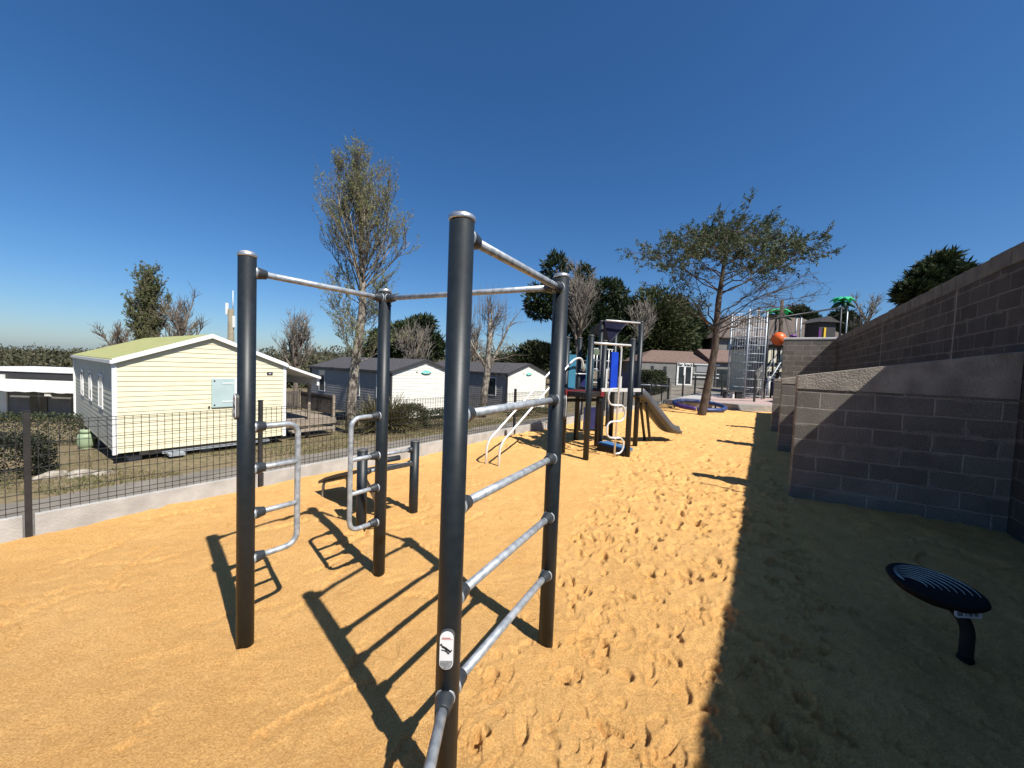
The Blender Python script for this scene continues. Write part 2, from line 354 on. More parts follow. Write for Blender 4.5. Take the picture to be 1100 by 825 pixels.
# ------------------------------------------------------------------ noise
_tab = nrs.rand(256, 256)
def vnoise(x, y):
    xi = np.floor(x).astype(int); yi = np.floor(y).astype(int); fx = x - xi; fy = y - yi
    fx = fx*fx*(3-2*fx); fy = fy*fy*(3-2*fy); xi &= 255; yi &= 255; x1 = (xi+1) & 255; y1 = (yi+1) & 255
    return (_tab[xi, yi]*(1-fx)+_tab[x1, yi]*fx)*(1-fy) + (_tab[xi, y1]*(1-fx)+_tab[x1, y1]*fx)*fy
def fbm(x, y, o=4):
    s = 0; a = 0.5
    for i in range(o): s = s + a*(vnoise(x*2**i+17*i, y*2**i+31*i)-0.5); a *= 0.5
    return s
def sstep(a, b, x):
    t = np.clip((x-a)/(b-a), 0, 1); return t*t*(3-2*t)

# ------------------------------------------------------------------ setting: ground, road, sand
FP = Vector((-3.88, 3.06, 0)); FT = Vector((0.59, 0.807, 0)).normalized(); FN = Vector((-FT.y, FT.x, 0))   # fence line
WP = Vector((5.20, 3.90, 0)); WT = Vector((0.545, 0.838, 0)).normalized(); WN = Vector((WT.y, -WT.x, 0))    # high wall line
def st(x, y): return (x-FP.x)*FN.x+(y-FP.y)*FN.y, (x-FP.x)*FT.x+(y-FP.y)*FT.y
def terrain(x, y):
    s, t = st(x, y)
    z = -0.06 - 1.27*sstep(0.15, 2.0, s)
    z = z - 0.29*sstep(0.0, -0.3, s)
    z = z - 0.07*np.clip(s-8, 0, 16) - 0.05*np.clip(s-30, 0, 90)
    r_ = sstep(23, 34, t)*sstep(40, 15, s); z = z*(1-r_) + 0.28*r_
    r2 = sstep(18.9, 21, t)*sstep(1.5, -1.5, s); z = z*(1-r2) + 0.18*r2
    z = z + sstep(3, 12, s)*0.12*fbm(x*0.7, y*0.7)*sstep(120, 40, s)
    return z
def tz(x, y): return float(terrain(np.array([float(x)]), np.array([float(y)]))[0])
def grid_object(name, X, Y, Z, m, keep=None):
    r_, c_ = X.shape; me = bpy.data.meshes.new(name); n = r_*c_
    idx = np.arange(n).reshape(r_, c_)
    q = np.stack([idx[:-1, :-1], idx[1:, :-1], idx[1:, 1:], idx[:-1, 1:]], -1).reshape(-1, 4)
    if keep is not None: q = q[keep(q)]
    used = np.zeros(n, bool); used[q.ravel()] = True; mp = np.cumsum(used)-1
    co = np.stack([X.ravel(), Y.ravel(), Z.ravel()], -1)[used]; q = mp[q]
    me.vertices.add(len(co)); me.vertices.foreach_set('co', co.astype(np.float32).ravel())
    me.loops.add(q.size); me.loops.foreach_set('vertex_index', q.ravel().astype(np.int32))
    me.polygons.add(len(q)); me.polygons.foreach_set('loop_start', np.arange(0, q.size, 4, dtype=np.int32))
    me.polygons.foreach_set('loop_total', np.full(len(q), 4, dtype=np.int32)); me.polygons.foreach_set('use_smooth', np.ones(len(q), bool))
    me.update(calc_edges=True); me.validate(); me.materials.append(m)
    o = bpy.data.objects.new(name, me); COL.objects.link(o); return o

def lawn_material():
    m = mat("dry_lawn", (0.125, 0.09, 0.05), (0.085, 0.085, 0.032), scale=0.55, rough=0.95, bump=0.6, bscale=14, detail=8)
    t = m.node_tree; b = t.nodes['Principled BSDF']; src = b.inputs['Base Color'].links[0].from_socket
    co = t.nodes.new('ShaderNodeTexCoord'); n = t.nodes.new('ShaderNodeTexNoise'); n.inputs['Scale'].default_value = 7; n.inputs['Detail'].default_value = 8
    t.links.new(co.outputs['Object'], n.inputs['Vector'])
    mr = t.nodes.new('ShaderNodeMapRange'); mr.inputs[1].default_value = 0.35; mr.inputs[2].default_value = 0.65; t.links.new(n.outputs['Fac'], mr.inputs[0])
    mx = t.nodes.new('ShaderNodeMix'); mx.data_type = 'RGBA'; mx.inputs[7].default_value = (0.20, 0.15, 0.085, 1)
    t.links.new(mr.outputs[0], mx.inputs[0]); t.links.new(src, mx.inputs[6]); t.links.new(mx.outputs[2], b.inputs['Base Color'])
    return m
M['lawn'] = lawn_material()
M['road'] = mat("worn_asphalt", (0.205, 0.182, 0.15), (0.13, 0.115, 0.095), scale=1.2, rough=0.95, bump=0.5, bscale=70, detail=8)
def axis_steps():
    fine = np.arange(-30, 60, 0.5); out = 60*1.16**np.arange(1, 24)
    return np.concatenate([-(30*1.2**np.arange(1, 24))[::-1], fine, out])
S_ = axis_steps(); T_ = axis_steps()
SS, TT = np.meshgrid(S_, T_, indexing='ij')
GX = FP.x+SS*FN.x+TT*FT.x; GY = FP.y+SS*FN.y+TT*FT.y
gz = terrain(GX, GY)
ground = grid_object("ground", GX, GY, gz, M['lawn']); tag(ground, kind='structure')
# road sheet beside the fence, widening into the car park by the shop
sa = np.concatenate([np.linspace(0.6, 6.5, 40)]); ta = np.arange(-30, 24, 0.4)
SS, TT = np.meshgrid(sa, ta, indexing='ij'); SS = SS + (SS > 6.3)*0.5*fbm(TT*0.9, TT*0.1)
GX = FP.x+SS*FN.x+TT*FT.x; GY = FP.y+SS*FN.y+TT*FT.y
road = grid_object("road", GX, GY, terrain(GX, GY)+0.03, M['road']); tag(road, kind='structure')
sa = np.linspace(-22, 6.5, 60); ta = np.arange(24, 40, 0.5)
SS, TT = np.meshgrid(sa, ta, indexing='ij'); GX = FP.x+SS*FN.x+TT*FT.x; GY = FP.y+SS*FN.y+TT*FT.y
carpark = grid_object("car_park_road", GX, GY, terrain(GX, GY)+0.045, M['road']); tag(carpark, kind='structure')

# sand: fine polar sheet round the viewpoint, with lumps and footprints
NA, NR = 1080, 1080
ang = np.linspace(R(-80), R(82), NA); rad = 0.35*np.exp(np.linspace(0, math.log(26/0.35), NR))
A, RR = np.meshgrid(ang, rad, indexing='ij'); X = RR*np.sin(A); Y = RR*np.cos(A)
Z = 0.10*fbm(X*0.35+9, Y*0.35+4, 3) + 0.055*fbm(X*1.6, Y*1.6, 3) + 0.022*fbm(X*6, Y*6, 4) + 0.007*fbm(X*28, Y*28, 2)
s0, t0 = st(X, Y)
walk = sstep(0.1, 1.1, X-0.42*Y+0.75) * sstep(0.9, 2.0, RR)          # trodden strip from the foreground to the slide
walk = np.maximum(walk, 0.8*sstep(6.5, 9, Y))
Z += walk*(0.024*fbm(X*2.6+3, Y*2.6, 3) + 0.020*fbm(X*6+7, Y*6, 4) + 0.012*np.abs(fbm(X*5+70, Y*5+3, 3))) + (0.6+0.4*walk)*0.011*fbm(X*21, Y*21, 4) + 0.020*sstep(-0.05, 0.2, fbm(X*1.1+20, Y*1.1, 2))*np.abs(fbm(X*5+30, Y*5, 3))
Z += 0.02*fbm(X*0.9+50, Y*2.4-X, 3)*sstep(0, -1.5, X)               # raked waves on the left
dr = math.log(26/0.35)/(NR-1); da = ang[1]-ang[0]
def dent(cx, cy, a_, L, W, dep):
    r0 = math.hypot(cx, cy); th = math.atan2(cx, cy); ext = 2.2*max(L, W)
    i0 = int((th-ext/r0-ang[0])/da); i1 = int((th+ext/r0-ang[0])/da)+2
    j0 = int(math.log(max(r0-ext, 0.36)/0.35)/dr); j1 = int(math.log((r0+ext)/0.35)/dr)+2
    i0 = max(i0, 0); i1 = min(i1, NA); j0 = max(j0, 0); j1 = min(j1, NR)
    if i1-i0 < 2 or j1-j0 < 2: return
    x = X[i0:i1, j0:j1]-cx; y = Y[i0:i1, j0:j1]-cy; c, s = math.cos(a_), math.sin(a_)
    u = (x*c+y*s)/L; v = (-x*s+y*c)/W; waist = 1-0.25*np.exp(-(u/0.35)**2)
    d = np.sqrt(u*u+(v/waist)**2)
    Z[i0:i1, j0:j1] += -dep*sstep(1.02, 0.86, d)*np.clip(0.42+0.62*u, 0.0, 1.15) + dep*0.30*np.exp(-((d-1.18)/0.15)**2)*np.clip(u-0.1, 0, 1)
def clod(cx, cy, r_, h_):
    r0 = math.hypot(cx, cy); th = math.atan2(cx, cy); ext = 1.6*r_
    i0 = max(int((th-ext/r0-ang[0])/da), 0); i1 = min(int((th+ext/r0-ang[0])/da)+2, NA)
    j0 = max(int(math.log(max(r0-ext, 0.36)/0.35)/dr), 0); j1 = min(int(math.log((r0+ext)/0.35)/dr)+2, NR)
    if i1-i0 < 2 or j1-j0 < 2: return
    d2 = ((X[i0:i1, j0:j1]-cx)**2+(Y[i0:i1, j0:j1]-cy)**2)/(r_*r_); Z[i0:i1, j0:j1] += h_*np.exp(-d2*2.2)
cnt = 0
while cnt < 2600:
    yy = 0.9+13.5*rng.random()**1.15; lo = 0.42*yy-0.9; hi = 3.6+0.62*(yy-4.88)
    xx = lo+(hi-lo)*rng.random()
    if yy > 7: xx = rng.uniform(0.42*yy-3.5, hi)
    if xx > hi+1.5: continue
    a_ = math.atan2(0.82, 0.57)+rng.choice((0, math.pi))+rng.gauss(0, 0.5) if rng.random() < 0.45 else math.atan2(SUN_H.y, SUN_H.x)+rng.gauss(0, 0.9)
    dent(xx, yy, a_, rng.uniform(0.04, 0.11)*(1 if yy < 3.5 else 1.35), rng.uniform(0.022, 0.052)*(1 if yy < 3.5 else 1.35), rng.choice((0.006, 0.01, 0.014, 0.018, 0.024, 0.034))*(1.0 if yy < 3 else 1.5)); cnt += 1
for k in range(3800):
    yy = 0.8+9*rng.random()**1.4; xx = rng.uniform(-0.9*yy, 0.42*yy-0.9) if k % 4 == 0 else rng.uniform(0.42*yy-1.0, 2.8+0.62*yy)
    clod(xx, yy, rng.uniform(0.010, 0.030), rng.uniform(0.003, 0.011)*(0.5 if k % 4 == 0 else 1.0))
def scuff(cx, cy, a_, n, step, W, dep):
    for _ in range(n):
        dent(cx, cy, a_+math.pi/2+rng.gauss(0, 0.2), W, step*0.9, dep*rng.uniform(0.7, 1.2)); cx += math.cos(a_)*step; cy += math.sin(a_)*step; a_ += rng.gauss(0, 0.28)
        if math.hypot(cx, cy) < 0.6 or cy < 0.3: return
for k in range(80): scuff(rng.uniform(-3.6, -0.4), rng.uniform(1.0, 6.0), rng.gauss(0.6, 0.5), rng.randint(5, 16), 0.045, rng.uniform(0.03, 0.07), rng.uniform(0.006, 0.018))
for k in range(60): yy = rng.uniform(1.0, 7.0); scuff(rng.uniform(0.42*yy-0.8, 2.4+0.62*yy), yy, rng.gauss(0.9, 0.9), rng.randint(4, 10), 0.045, rng.uniform(0.03, 0.06), rng.uniform(0.008, 0.022))
for k in range(70):
    dent(rng.uniform(-3.2, 0.3), rng.uniform(1.0, 6.5), rng.uniform(0, 6.3), rng.uniform(0.08, 0.2), rng.uniform(0.04, 0.08), rng.uniform(0.003, 0.010))
for qx, qy in ((-1.39, 2.01), (-0.91, 2.71), (0.245, 2.10), (-0.185, 1.29), (-1.33, 3.45), (-0.965, 3.885), (2.58, 2.07)):
    dd_ = np.hypot(X-qx, Y-qy); Z += np.exp(-(dd_/0.10)**2)*(0.012+0.06*fbm(X*14, Y*14, 2))
Z = Z + 0.05*sstep(-0.7, 0.0, s0)*(0.6+2.2*fbm(t0*0.9, t0*0.2, 3))   # banked up unevenly against the plinth
over = s0 > -0.01
X2 = np.where(over, X-(s0+0.01)*FN.x, X); Y2 = np.where(over, Y-(s0+0.01)*FN.y, Y)
wd = (X-WP.x)*WN.x+(Y-WP.y)*WN.y
drop = (over | (wd > 0.15) | (t0 > 19.6)).ravel()
sand = grid_object("sand", X2, Y2, Z, M['sand'], keep=lambda q: ~drop[q].all(axis=1)); tag(sand, kind='structure')

# raised ground behind the high wall
ug = MB(); a0 = WP+WT*(-9)+WN*0.2; a1 = WP+WT*12.35+WN*0.2; a2 = a1+WN*3-Vector((0, 0, 0))+WT*0; a3 = a1+WT*30+WN*3; a4 = a3+WN*60; a5 = a0+WN*60
poly = [a0, a1, a1+WT*0+WN*1.0, a1+WT*40+WN*1.0, a1+WT*40+WN*60, a5]
n_ = len(poly); ug.add([(p.x, p.y, 2.86) for p in poly]+[(p.x, p.y, -0.5) for p in poly], [tuple(range(n_))[::-1]]+[(i, (i+1) % n_, n_+(i+1) % n_, n_+i) for i in range(n_)])
tag(ug.build("upper_ground", M['lawn']), kind='structure')

# ------------------------------------------------------------------ block walls
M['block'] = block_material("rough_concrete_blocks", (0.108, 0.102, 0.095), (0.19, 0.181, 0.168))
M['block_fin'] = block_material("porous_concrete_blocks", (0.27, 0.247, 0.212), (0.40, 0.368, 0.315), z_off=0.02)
M['cope'] = mat("rough_cast_concrete", (0.42, 0.375, 0.31), (0.25, 0.225, 0.19), scale=4, rough=0.95, bump=0.6, bscale=60, detail=8)
wrz = math.atan2(WT.y, WT.x)
wall = empty("block_wall", WP, wrz, "long high grey concrete block wall in shade along the right of the sand", "wall")
L0, L1 = -9.0, 12.45
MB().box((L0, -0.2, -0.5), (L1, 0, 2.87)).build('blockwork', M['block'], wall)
M['joint'] = mat('pale_joint', (0.24, 0.23, 0.215), (0.19, 0.18, 0.17), scale=12, rough=0.95, bump=0.5, bscale=60)
cp = MB(); x = L0
while x < L1-0.05:
    l = min(0.5, L1-x); j = rng.uniform(-0.006, 0.006)
    cp.box((x+0.004, -0.206+j, 2.873), (x+l-0.004, 0.006+j, 3.07+rng.uniform(-0.008, 0.008)), 0.008); x += 0.5
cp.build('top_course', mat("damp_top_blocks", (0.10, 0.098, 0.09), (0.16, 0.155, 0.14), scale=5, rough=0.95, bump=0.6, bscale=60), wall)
for px_ in (1.9, -0.1, 5.9):
    MB().box((px_-0.02, 0.0, 1.2), (px_+0.02, 0.006, 2.86)).build('joint_strip', M['joint'], wall)
# local +y of the wall points to the sand (left of WT)
def buttress(P, label, ztop0, ztop1, D=2.02):
    d = Vector((0.865, -0.50, 0)).normalized()
    # run until the wall face
    dist = (WP-P).dot(WN)/d.dot(WN)-0.005
    o = empty("buttress_wall", P, math.atan2(d.y, d.x), label, "wall", "block buttress walls under the high wall")
    zb = 1.40
    MB().box((0, 0, -0.3), (dist, 0.2, zb)).build('blockwork', M['block_fin'], o)
    c = MB(); c.prism([(-0.006, zb+0.003), (dist-0.004, zb+0.003), (dist-0.004, ztop1), (-0.006, ztop0)], -0.008, 0.208)
    c.build('sloped_coping', M['cope'], o)
    return o
buttress(Vector((3.63, 4.88, 0)), "nearest and largest block buttress, its top corner catching the sun", 1.565, 1.90)
buttress(Vector((5.50, 7.83, 0)), "second block buttress, peeking out left of the nearest one", 1.50, 1.85)
buttress(Vector((7.33, 10.75, 0)), "farthest block buttress, thin slice left of the other two", 1.46, 1.80)
cw = empty("block_wall", WP+WT*12.45, math.atan2(WN.y, WN.x)+math.pi, "short sunlit block wall crossing the far end of the high wall", "wall")
MB().box((0.0, -0.2, -0.5), (1.62, 0.0, 2.99)).build('blockwork', M['block_fin'], cw)
MB().box((-0.004, -0.215, 2.993), (1.64, 0.015, 3.07), 0.01).build('white_curb', M['white'], cw)
# small plant on the wall top, thin post whose shadow lies on the sand
def ang_of(v): return math.atan2(v.y, v.x)
def gz_at(x, y): return tz(x, y)
pt = WP+WT*(-0.85)-WN*(-0.1)
o = MB().tube([(0, 0, 0), (0, 0, 0.85)], 0.022, 10).lathe([(0.022, 0.85), (0.035, 0.86), (0.03, 0.9), (0.0, 0.915)], 12).build('metal_post', M['fence'], None, (pt.x, pt.y, 3.05))
tag(o, "thin dark metal post standing on top of the high block wall", "post")

# ------------------------------------------------------------------ mesh fence along the road
fence = empty("mesh_fence", FP, ang_of(FT), "long low black welded mesh fence on concrete plinth beside the road", "fence")
PITCH_F = 1.68
def fence_panel(parent, x0, L, zb, zt):
    m_ = MB(); n = int(L/0.055)
    for i in range(1, n):
        x = i*L/n; r_ = 0.0021
        m_.box((x-r_, -r_, zb), (x+r_, r_, zt))
    zz = [zb+0.02, zb+0.06] + [zb+0.06+0.102*k for k in range(1, 8) if zb+0.06+0.102*k < zt-0.05] + [zt-0.035, zt-0.005]
    for z in zz:
        y = 0.012 if z in (zz[1], zz[-2]) else 0.004
        m_.box((0, y-0.0024, z-0.0024), (L, y+0.0024, z+0.0024))
    o = m_.build('mesh_panel', M['fence'], parent, (x0, 0, 0)); return o
def post_mesh(h):
    return MB().box((-0.019, -0.02, -0.45), (0.019, 0.03, h), 0.004)
first = {}
for k in range(-3, 12):
    x = k*PITCH_F
    if not first:
        first['panel'] = fence_panel(fence, x, PITCH_F, 0.205, 0.96)
        pm = MB().box((0.03, -0.02, -0.55), (PITCH_F-0.03, 0.03, 0.195), 0.005); first['plinth'] = pm.build('concrete_plinth', M['concrete'], fence, (x, 0, 0))
        first['post'] = post_mesh(1.03).build('post', M['fence'], fence, (x, 0, 0))
        first['cap'] = MB().box((-0.021, -0.023, 1.032), (0.021, 0.033, 1.044)).build('cap', M['black'], first['post'])
    else:
        for key in ('panel', 'plinth'):
            c = first[key].copy(); COL.objects.link(c); c.location.x = x
        p = first['post'].copy(); COL.objects.link(p); p.location.x = x
        c = first['cap'].copy(); COL.objects.link(c); c.parent = p

# ------------------------------------------------------------------ pull-up frame in the foreground
pLF, pLB, pRB, pBG = Vector((-1.39, 2.01, 0)), Vector((-0.91, 2.71, 0)), Vector((0.245, 2.10, 0)), Vector((-0.185, 1.29, 0))
cen = (pLF+pLB+pRB+pBG)/4
frame = empty("pull_up_station", cen, 0, "dark grey pull-up frame with four tall posts and steel bars on the sand in front", "pull-up station")
def loc(v): return Vector(v)-cen
PR = 0.0415
def frame_post(p, h, tilt=0.0, dusty=False):
    q = loc(p)
    o = MB().tube([(0, 0, -0.4), (0, 0, h)], PR, 40).build('post', M['post'], frame, q)
    MB().lathe([(PR+0.0015, h-0.012), (PR+0.003, h-0.008), (PR+0.003, h+0.003), (PR-0.002, h+0.007)], 36).build('cap_ring', M['galv_cap'], o)
    MB().lathe([(PR-0.003, h+0.006), (PR-0.012, h+0.013), (0.012, h+0.019), (0, h+0.02)], 30).build('cap', M['copper_dust'] if dusty else M['cap_dark'], o)
    return o
for p, h, dz in ((pLF, 2.07, True), (pLB, 2.04, False), (pRB, 2.045, False), (pBG, 2.03, False)): frame_post(p, h, 0, dz)
def clamp(bar, p, d):
    """saddle and socket where a bar meets a post; p on the post surface, d along the bar"""
    d = Vector(d).normalized(); c = MB()
    c.lathe([(0.0, -0.006), (0.030, -0.006), (0.0315, 0.004), (0.031, 0.012), (0.0265, 0.03), (0.0245, 0.046), (0.0235, 0.048)], 24, Vector(p), d)
    c.build('clamp', M['clamp'], bar)
    MB().lathe([(0.033, -0.012), (0.034, -0.010), (0.034, -0.004), (0.033, -0.002)], 24, Vector(p), d).build('clamp_ring', M['galv'], bar)
def cross_bar(name, pa, pb, za, zb_, r_=0.0172):
    a = loc(pa); b = loc(pb); a.z = za; b.z = zb_; d = (b-a).normalized()
    p = a+d*PR; q = b-d*PR
    o = MB().tube([p, p.lerp(q, 0.5), q], r_, 20).build(name, M['galv'], frame)
    clamp(o, p, d); clamp(o, q, -d); return o
cross_bar('pull_up_bar', pLF, pLB, 1.985, 1.985)
cross_bar('pull_up_bar', pLB, pRB, 1.985, 1.985, 0.0165)
cross_bar('pull_up_bar', pBG, pRB, 1.975, 1.975)
for z in (1.375, 1.055, 0.73, 0.405): cross_bar('rung', pBG, pRB, z, z)
def side_ladder(pa, pb, zs, L):
    a = loc(pa); d = (loc(pb)-a).normalized(); s = a+d*PR
    top, bot = zs[0], zs[-1]
    pts = fillet([s+Vector((0, 0, top)), s+d*L+Vector((0, 0, top)), s+d*L+Vector((0, 0, bot)), s+Vector((0, 0, bot))], 0.075, 8)
    o = MB().tube(pts, 0.0158, 18).build('side_ladder', M['galv'], frame)
    for z in (top, bot): clamp(o, s+Vector((0, 0, z)), d)
    for z in zs[1:-1]:
        ru = MB().tube([s+Vector((0, 0, z)), s+d*L*0.5+Vector((0, 0, z)), s+d*L+Vector((0, 0, z))], 0.0148, 16).build('ladder_rung', M['galv'], o)
        clamp(o, s+Vector((0, 0, z)), d)
side_ladder(pLF, pLB, (1.17, 0.945, 0.70, 0.455), 0.225)
side_ladder(pLB, pLF, (1.165, 0.885, 0.655, 0.405), 0.20)
# low bar on the near post, running towards the viewer
ld = Vector((-0.02, -1.0, 0)).normalized(); ls = loc(pBG)+ld*PR
lowb = MB().tube(fillet([ls+Vector((0, 0, 0.415)), ls+ld*0.62+Vector((0, 0, 0.405)), ls+ld*0.62+Vector((0, 0, -0.3))], 0.09, 8), 0.0172, 20).build('low_bar', M['galv'], frame)
clamp(lowb, ls+Vector((0, 0, 0.415)), ld)
def stadium(wd, ht, n=14):
    r_ = wd/2; k = ht/2-r_; pts = []
    for i in range(n+1): a = math.pi*i/n; pts.append((r_*math.cos(a), k+r_*math.sin(a)))
    for i in range(n+1): a = math.pi+math.pi*i/n; pts.append((r_*math.cos(a), -k+r_*math.sin(a)))
    return pts
def info_plate(p, z, out):
    """oval sign on a post, x to the right and z up when seen from outside"""
    out = Vector(out).normalized(); rz = math.atan2(out.y, out.x)+math.pi/2      # local -y looks out
    q = loc(p)+out*(PR-0.004)+Vector((0, 0, z))
    o = MB().prism(stadium(0.050, 0.135), -0.014, 0.0).build('info_plate', M['cap_dark'], frame, q, rz)
    MB().prism(stadium(0.0455, 0.130), -0.0165, -0.0142).build('plate_face', M['label_white'], o)
    fg = MB(); y_ = -0.0170
    def limb_(x0, z0, x1, z1, w_): fg.obox((x0, y_, z0), (x1, y_, z1), 0.001, w_)
    limb_(-0.016, 0.016, 0.000, 0.007, 0.0065); limb_(0.000, 0.007, 0.014, -0.004, 0.0060)            # bent body
    limb_(0.014, -0.004, 0.017, 0.004, 0.0035); limb_(-0.004, 0.006, 0.002, -0.003, 0.0030)           # lower leg, arm
    limb_(-0.017, 0.0035, -0.003, -0.001, 0.0028); limb_(-0.003, -0.001, 0.010, -0.009, 0.0028); limb_(0.002, -0.006, 0.008, -0.011, 0.0025)
    fg.lathe([(0, -0.0005), (0.0036, -0.0005), (0.0036, 0.0005), (0, 0.0005)], 14, (-0.018, y_, 0.0205), (0, -1, 0), False)
    fg.build('exercise_pictogram', M['label_dark'], o)
    MB().box((-0.017, -0.0172, 0.0385), (0.019, -0.0168, 0.0395)).box((-0.016, -0.0172, 0.0425), (0.012, -0.0168, 0.045)).build('red_line', M['label_red'], o)
    g = MB(); pts = [(x*0.92, zz*0.97) for x, zz in stadium(0.0455, 0.130) if zz < -0.034]; pts = [(0.0205, -0.034)]+[(-0.0205, -0.034)]+pts
    g.prism(pts, -0.0172, -0.0168).build('grey_code_block', M['label_grey'], o)
info_plate(pBG, 0.595, (0.02, -1, 0)); info_plate(pLF, 1.285, (-0.66, -0.75, 0)); info_plate(pRB, 1.335, (0.97, 0.05, 0))

# ------------------------------------------------------------------ sit-up bench behind the frame
b1, b2 = Vector((-1.33, 3.45, 0)), Vector((-0.965, 3.885, 0)); bc = (b1+b2)/2
bench = empty("sit_up_bench", bc, 0, "low exercise bench with curved dark board between two short posts behind the frame", "exercise bench")
for p, h in ((b1, 0.735), (b2, 0.745)):
    o = MB().tube([(0, 0, -0.3), (0, 0, h)], 0.0455, 32).build('post', M['post'], bench, p-bc)
    MB().lathe([(0.047, h-0.006), (0.047, h+0.004), (0.03, h+0.012), (0, h+0.014)], 28).build('cap', M['cap_dark'], o)
bd = (b2-b1).normalized(); bn = Vector((-bd.y, bd.x, 0))
for z, off in ((0.665, 0), (0.53, 0)):
    a = b1-bc+bd*0.045; b = b2-bc-bd*0.045; a.z = b.z = z
    o = MB().tube([a, b], 0.016, 16).build('cross_bar', M['galv'], bench)
    for c, d in ((a, bd), (b, -bd)): MB().lathe([(0.0, -0.006), (0.03, -0.006), (0.03, 0.008), (0.023, 0.035)], 20, c, d).build('clamp', M['clamp'], o)
prof = [(-0.16, 0.56), (0.0, 0.525), (0.25, 0.465), (0.5, 0.395), (0.75, 0.315), (1.0, 0.225), (1.16, 0.15)]
bw = MB(); vs = []
for u, z in prof:
    for w_ in (-0.17, 0.17):
        c = bn*u+bd*w_*1.0
        vs.append((c.x, c.y, z+0.018)); vs.append((c.x, c.y, z-0.012))
fs = []
for i in range(len(prof)-1):
    k = 4*i; fs += [(k, k+2, k+6, k+4), (k+1, k+5, k+7, k+3), (k, k+4, k+5, k+1), (k+2, k+3, k+7, k+6)]
fs += [(0, 1, 3, 2), (4*len(prof)-4, 4*len(prof)-2, 4*len(prof)-1, 4*len(prof)-3)]
bw.add(vs, fs).build('board', M['bench_pad'], bench)
e = bn*1.1
MB().tube(fillet([e-bd*0.14+Vector((0, 0, -0.25)), e-bd*0.14+Vector((0, 0, 0.165)), e+bd*0.14+Vector((0, 0, 0.165)), e+bd*0.14+Vector((0, 0, -0.25))], 0.05), 0.0155, 14).build('leg_hoop', M['galv'], bench)
MB().tube([at(389, 509, 3.62)-bc, at(397, 523, 3.66)-bc, at(411, 556, 3.72)-bc], 0.0165, 14).build('brace', M['galv'], bench)
MB().tube([b1-bc+bd*0.16+bn*0.02+Vector((0, 0, 0.60)), b1-bc+bd*0.40+bn*0.02+Vector((0, 0, 0.60))], 0.026, 14).build('foot_roller', M['clamp'], bench)

# ------------------------------------------------------------------ tilted standing disc in the shade
sp = Vector((2.58, 2.07, 0)); spin = empty("spinner_disc", sp, 0, "black tilted spinning disc on a bent post standing in the shaded sand", "spinner")
dc = Vector((2.44, 2.13, 0.385))-sp
MB().tube(fillet([(0, 0, -0.35), (0.0, 0, 0.22), dc+Vector((0.06, 0, -0.05))], 0.12, 8), 0.030, 24).build('bent_post', M['post'], spin)
MB().lathe([(0.034, 0.005), (0.036, 0.02), (0.030, 0.04)], 20).build('post_foot', M['disc'], spin)
nrm = Vector((0.03, -0.10, 0.99)).normalized()
q = Vector((0, 0, 1)).rotation_difference(nrm)
disc = MB().lathe([(0.0, -0.075), (0.08, -0.07), (0.165, -0.03), (0.197, 0.0), (0.205, 0.012), (0.200, 0.022), (0.185, 0.027), (0.10, 0.022), (0.0, 0.018)], 56, dc, nrm).build('disc', M['disc'], spin)
rd = MB()
for k in range(8):
    # nested arcs that meet at one side and hook round at the other
    r_ = 0.05+0.0175*k; cx = -(0.172-r_)*0.95; pts = []
    for i in range(26):
        a = R(-38)+R(205)*i/25; x = cx+r_*math.cos(a); y = r_*math.sin(a)*0.96
        rr_ = math.hypot(x, y)
        if rr_ > 0.186: continue
        zz = 0.018+(0.009*rr_/0.185)
        pts.append(dc+q @ Vector((x, y, zz+0.001)))
    rd.tube(pts, [0.0012+0.0026*math.sin(math.pi*min(1.0, 0.12+i/(len(pts)-1)))**2 for i in range(len(pts))], 6)
rd.build('ridges', M['disc_line'], disc)
pl = MB().prism([(-b_, a_) for a_, b_ in stadium(0.036, 0.16)], -0.003, 0.0)
po = pl.build('oval_plate', M['label_white'], spin); po.location = dc+Vector((0.0, -0.165, -0.046)); po.rotation_euler = (R(-15), R(3), R(4))
mk = MB()
for z0, z1 in ((-0.065, -0.035), (-0.02, -0.012), (0.0, 0.022), (0.034, 0.055)): mk.box((z0, -0.0045, -0.009), (z1, -0.0032, 0.009))
mk.build('plate_marks', M['label_grey'], po)

# ------------------------------------------------------------------ play tower
tw0 = Vector((2.0, 7.6, 0)); tower = empty("play_tower", tw0, 0, "small dark grey and blue play tower with slide and snake climbing pole on the sand", "play tower")
def tl(x, y, z=0): return Vector((x, y, z))-tw0
def tpost(x, y, h, r_=0.05):
    o = MB().tube([(0, 0, -0.3), (0, 0, h)], r_, 20).build('post', M['post'], tower, tl(x, y))
    MB().lathe([(r_+0.003, h-0.01), (r_+0.003, h+0.006), (r_*0.6, h+0.018), (0, h+0.02)], 20).build('cap', M['cap_dark'], o)
ta_, tb_ = (1.31, 6.52), (2.12, 6.86); te_, td_ = (1.77, 7.49), (2.62, 7.98); tf_ = (0.98, 7.05); tg_ = (1.42, 8.25); th_ = (2.30, 8.75)
for (x, y), h in ((ta_, 2.11), (tb_, 2.10), (te_, 2.10), (td_, 2.55), (tf_, 2.10), (tg_, 2.2), (th_, 2.62)): tpost(x, y, h)
tall = (1.80, 7.62)
tpost(1.735, 7.68, 2.50, 0.04)
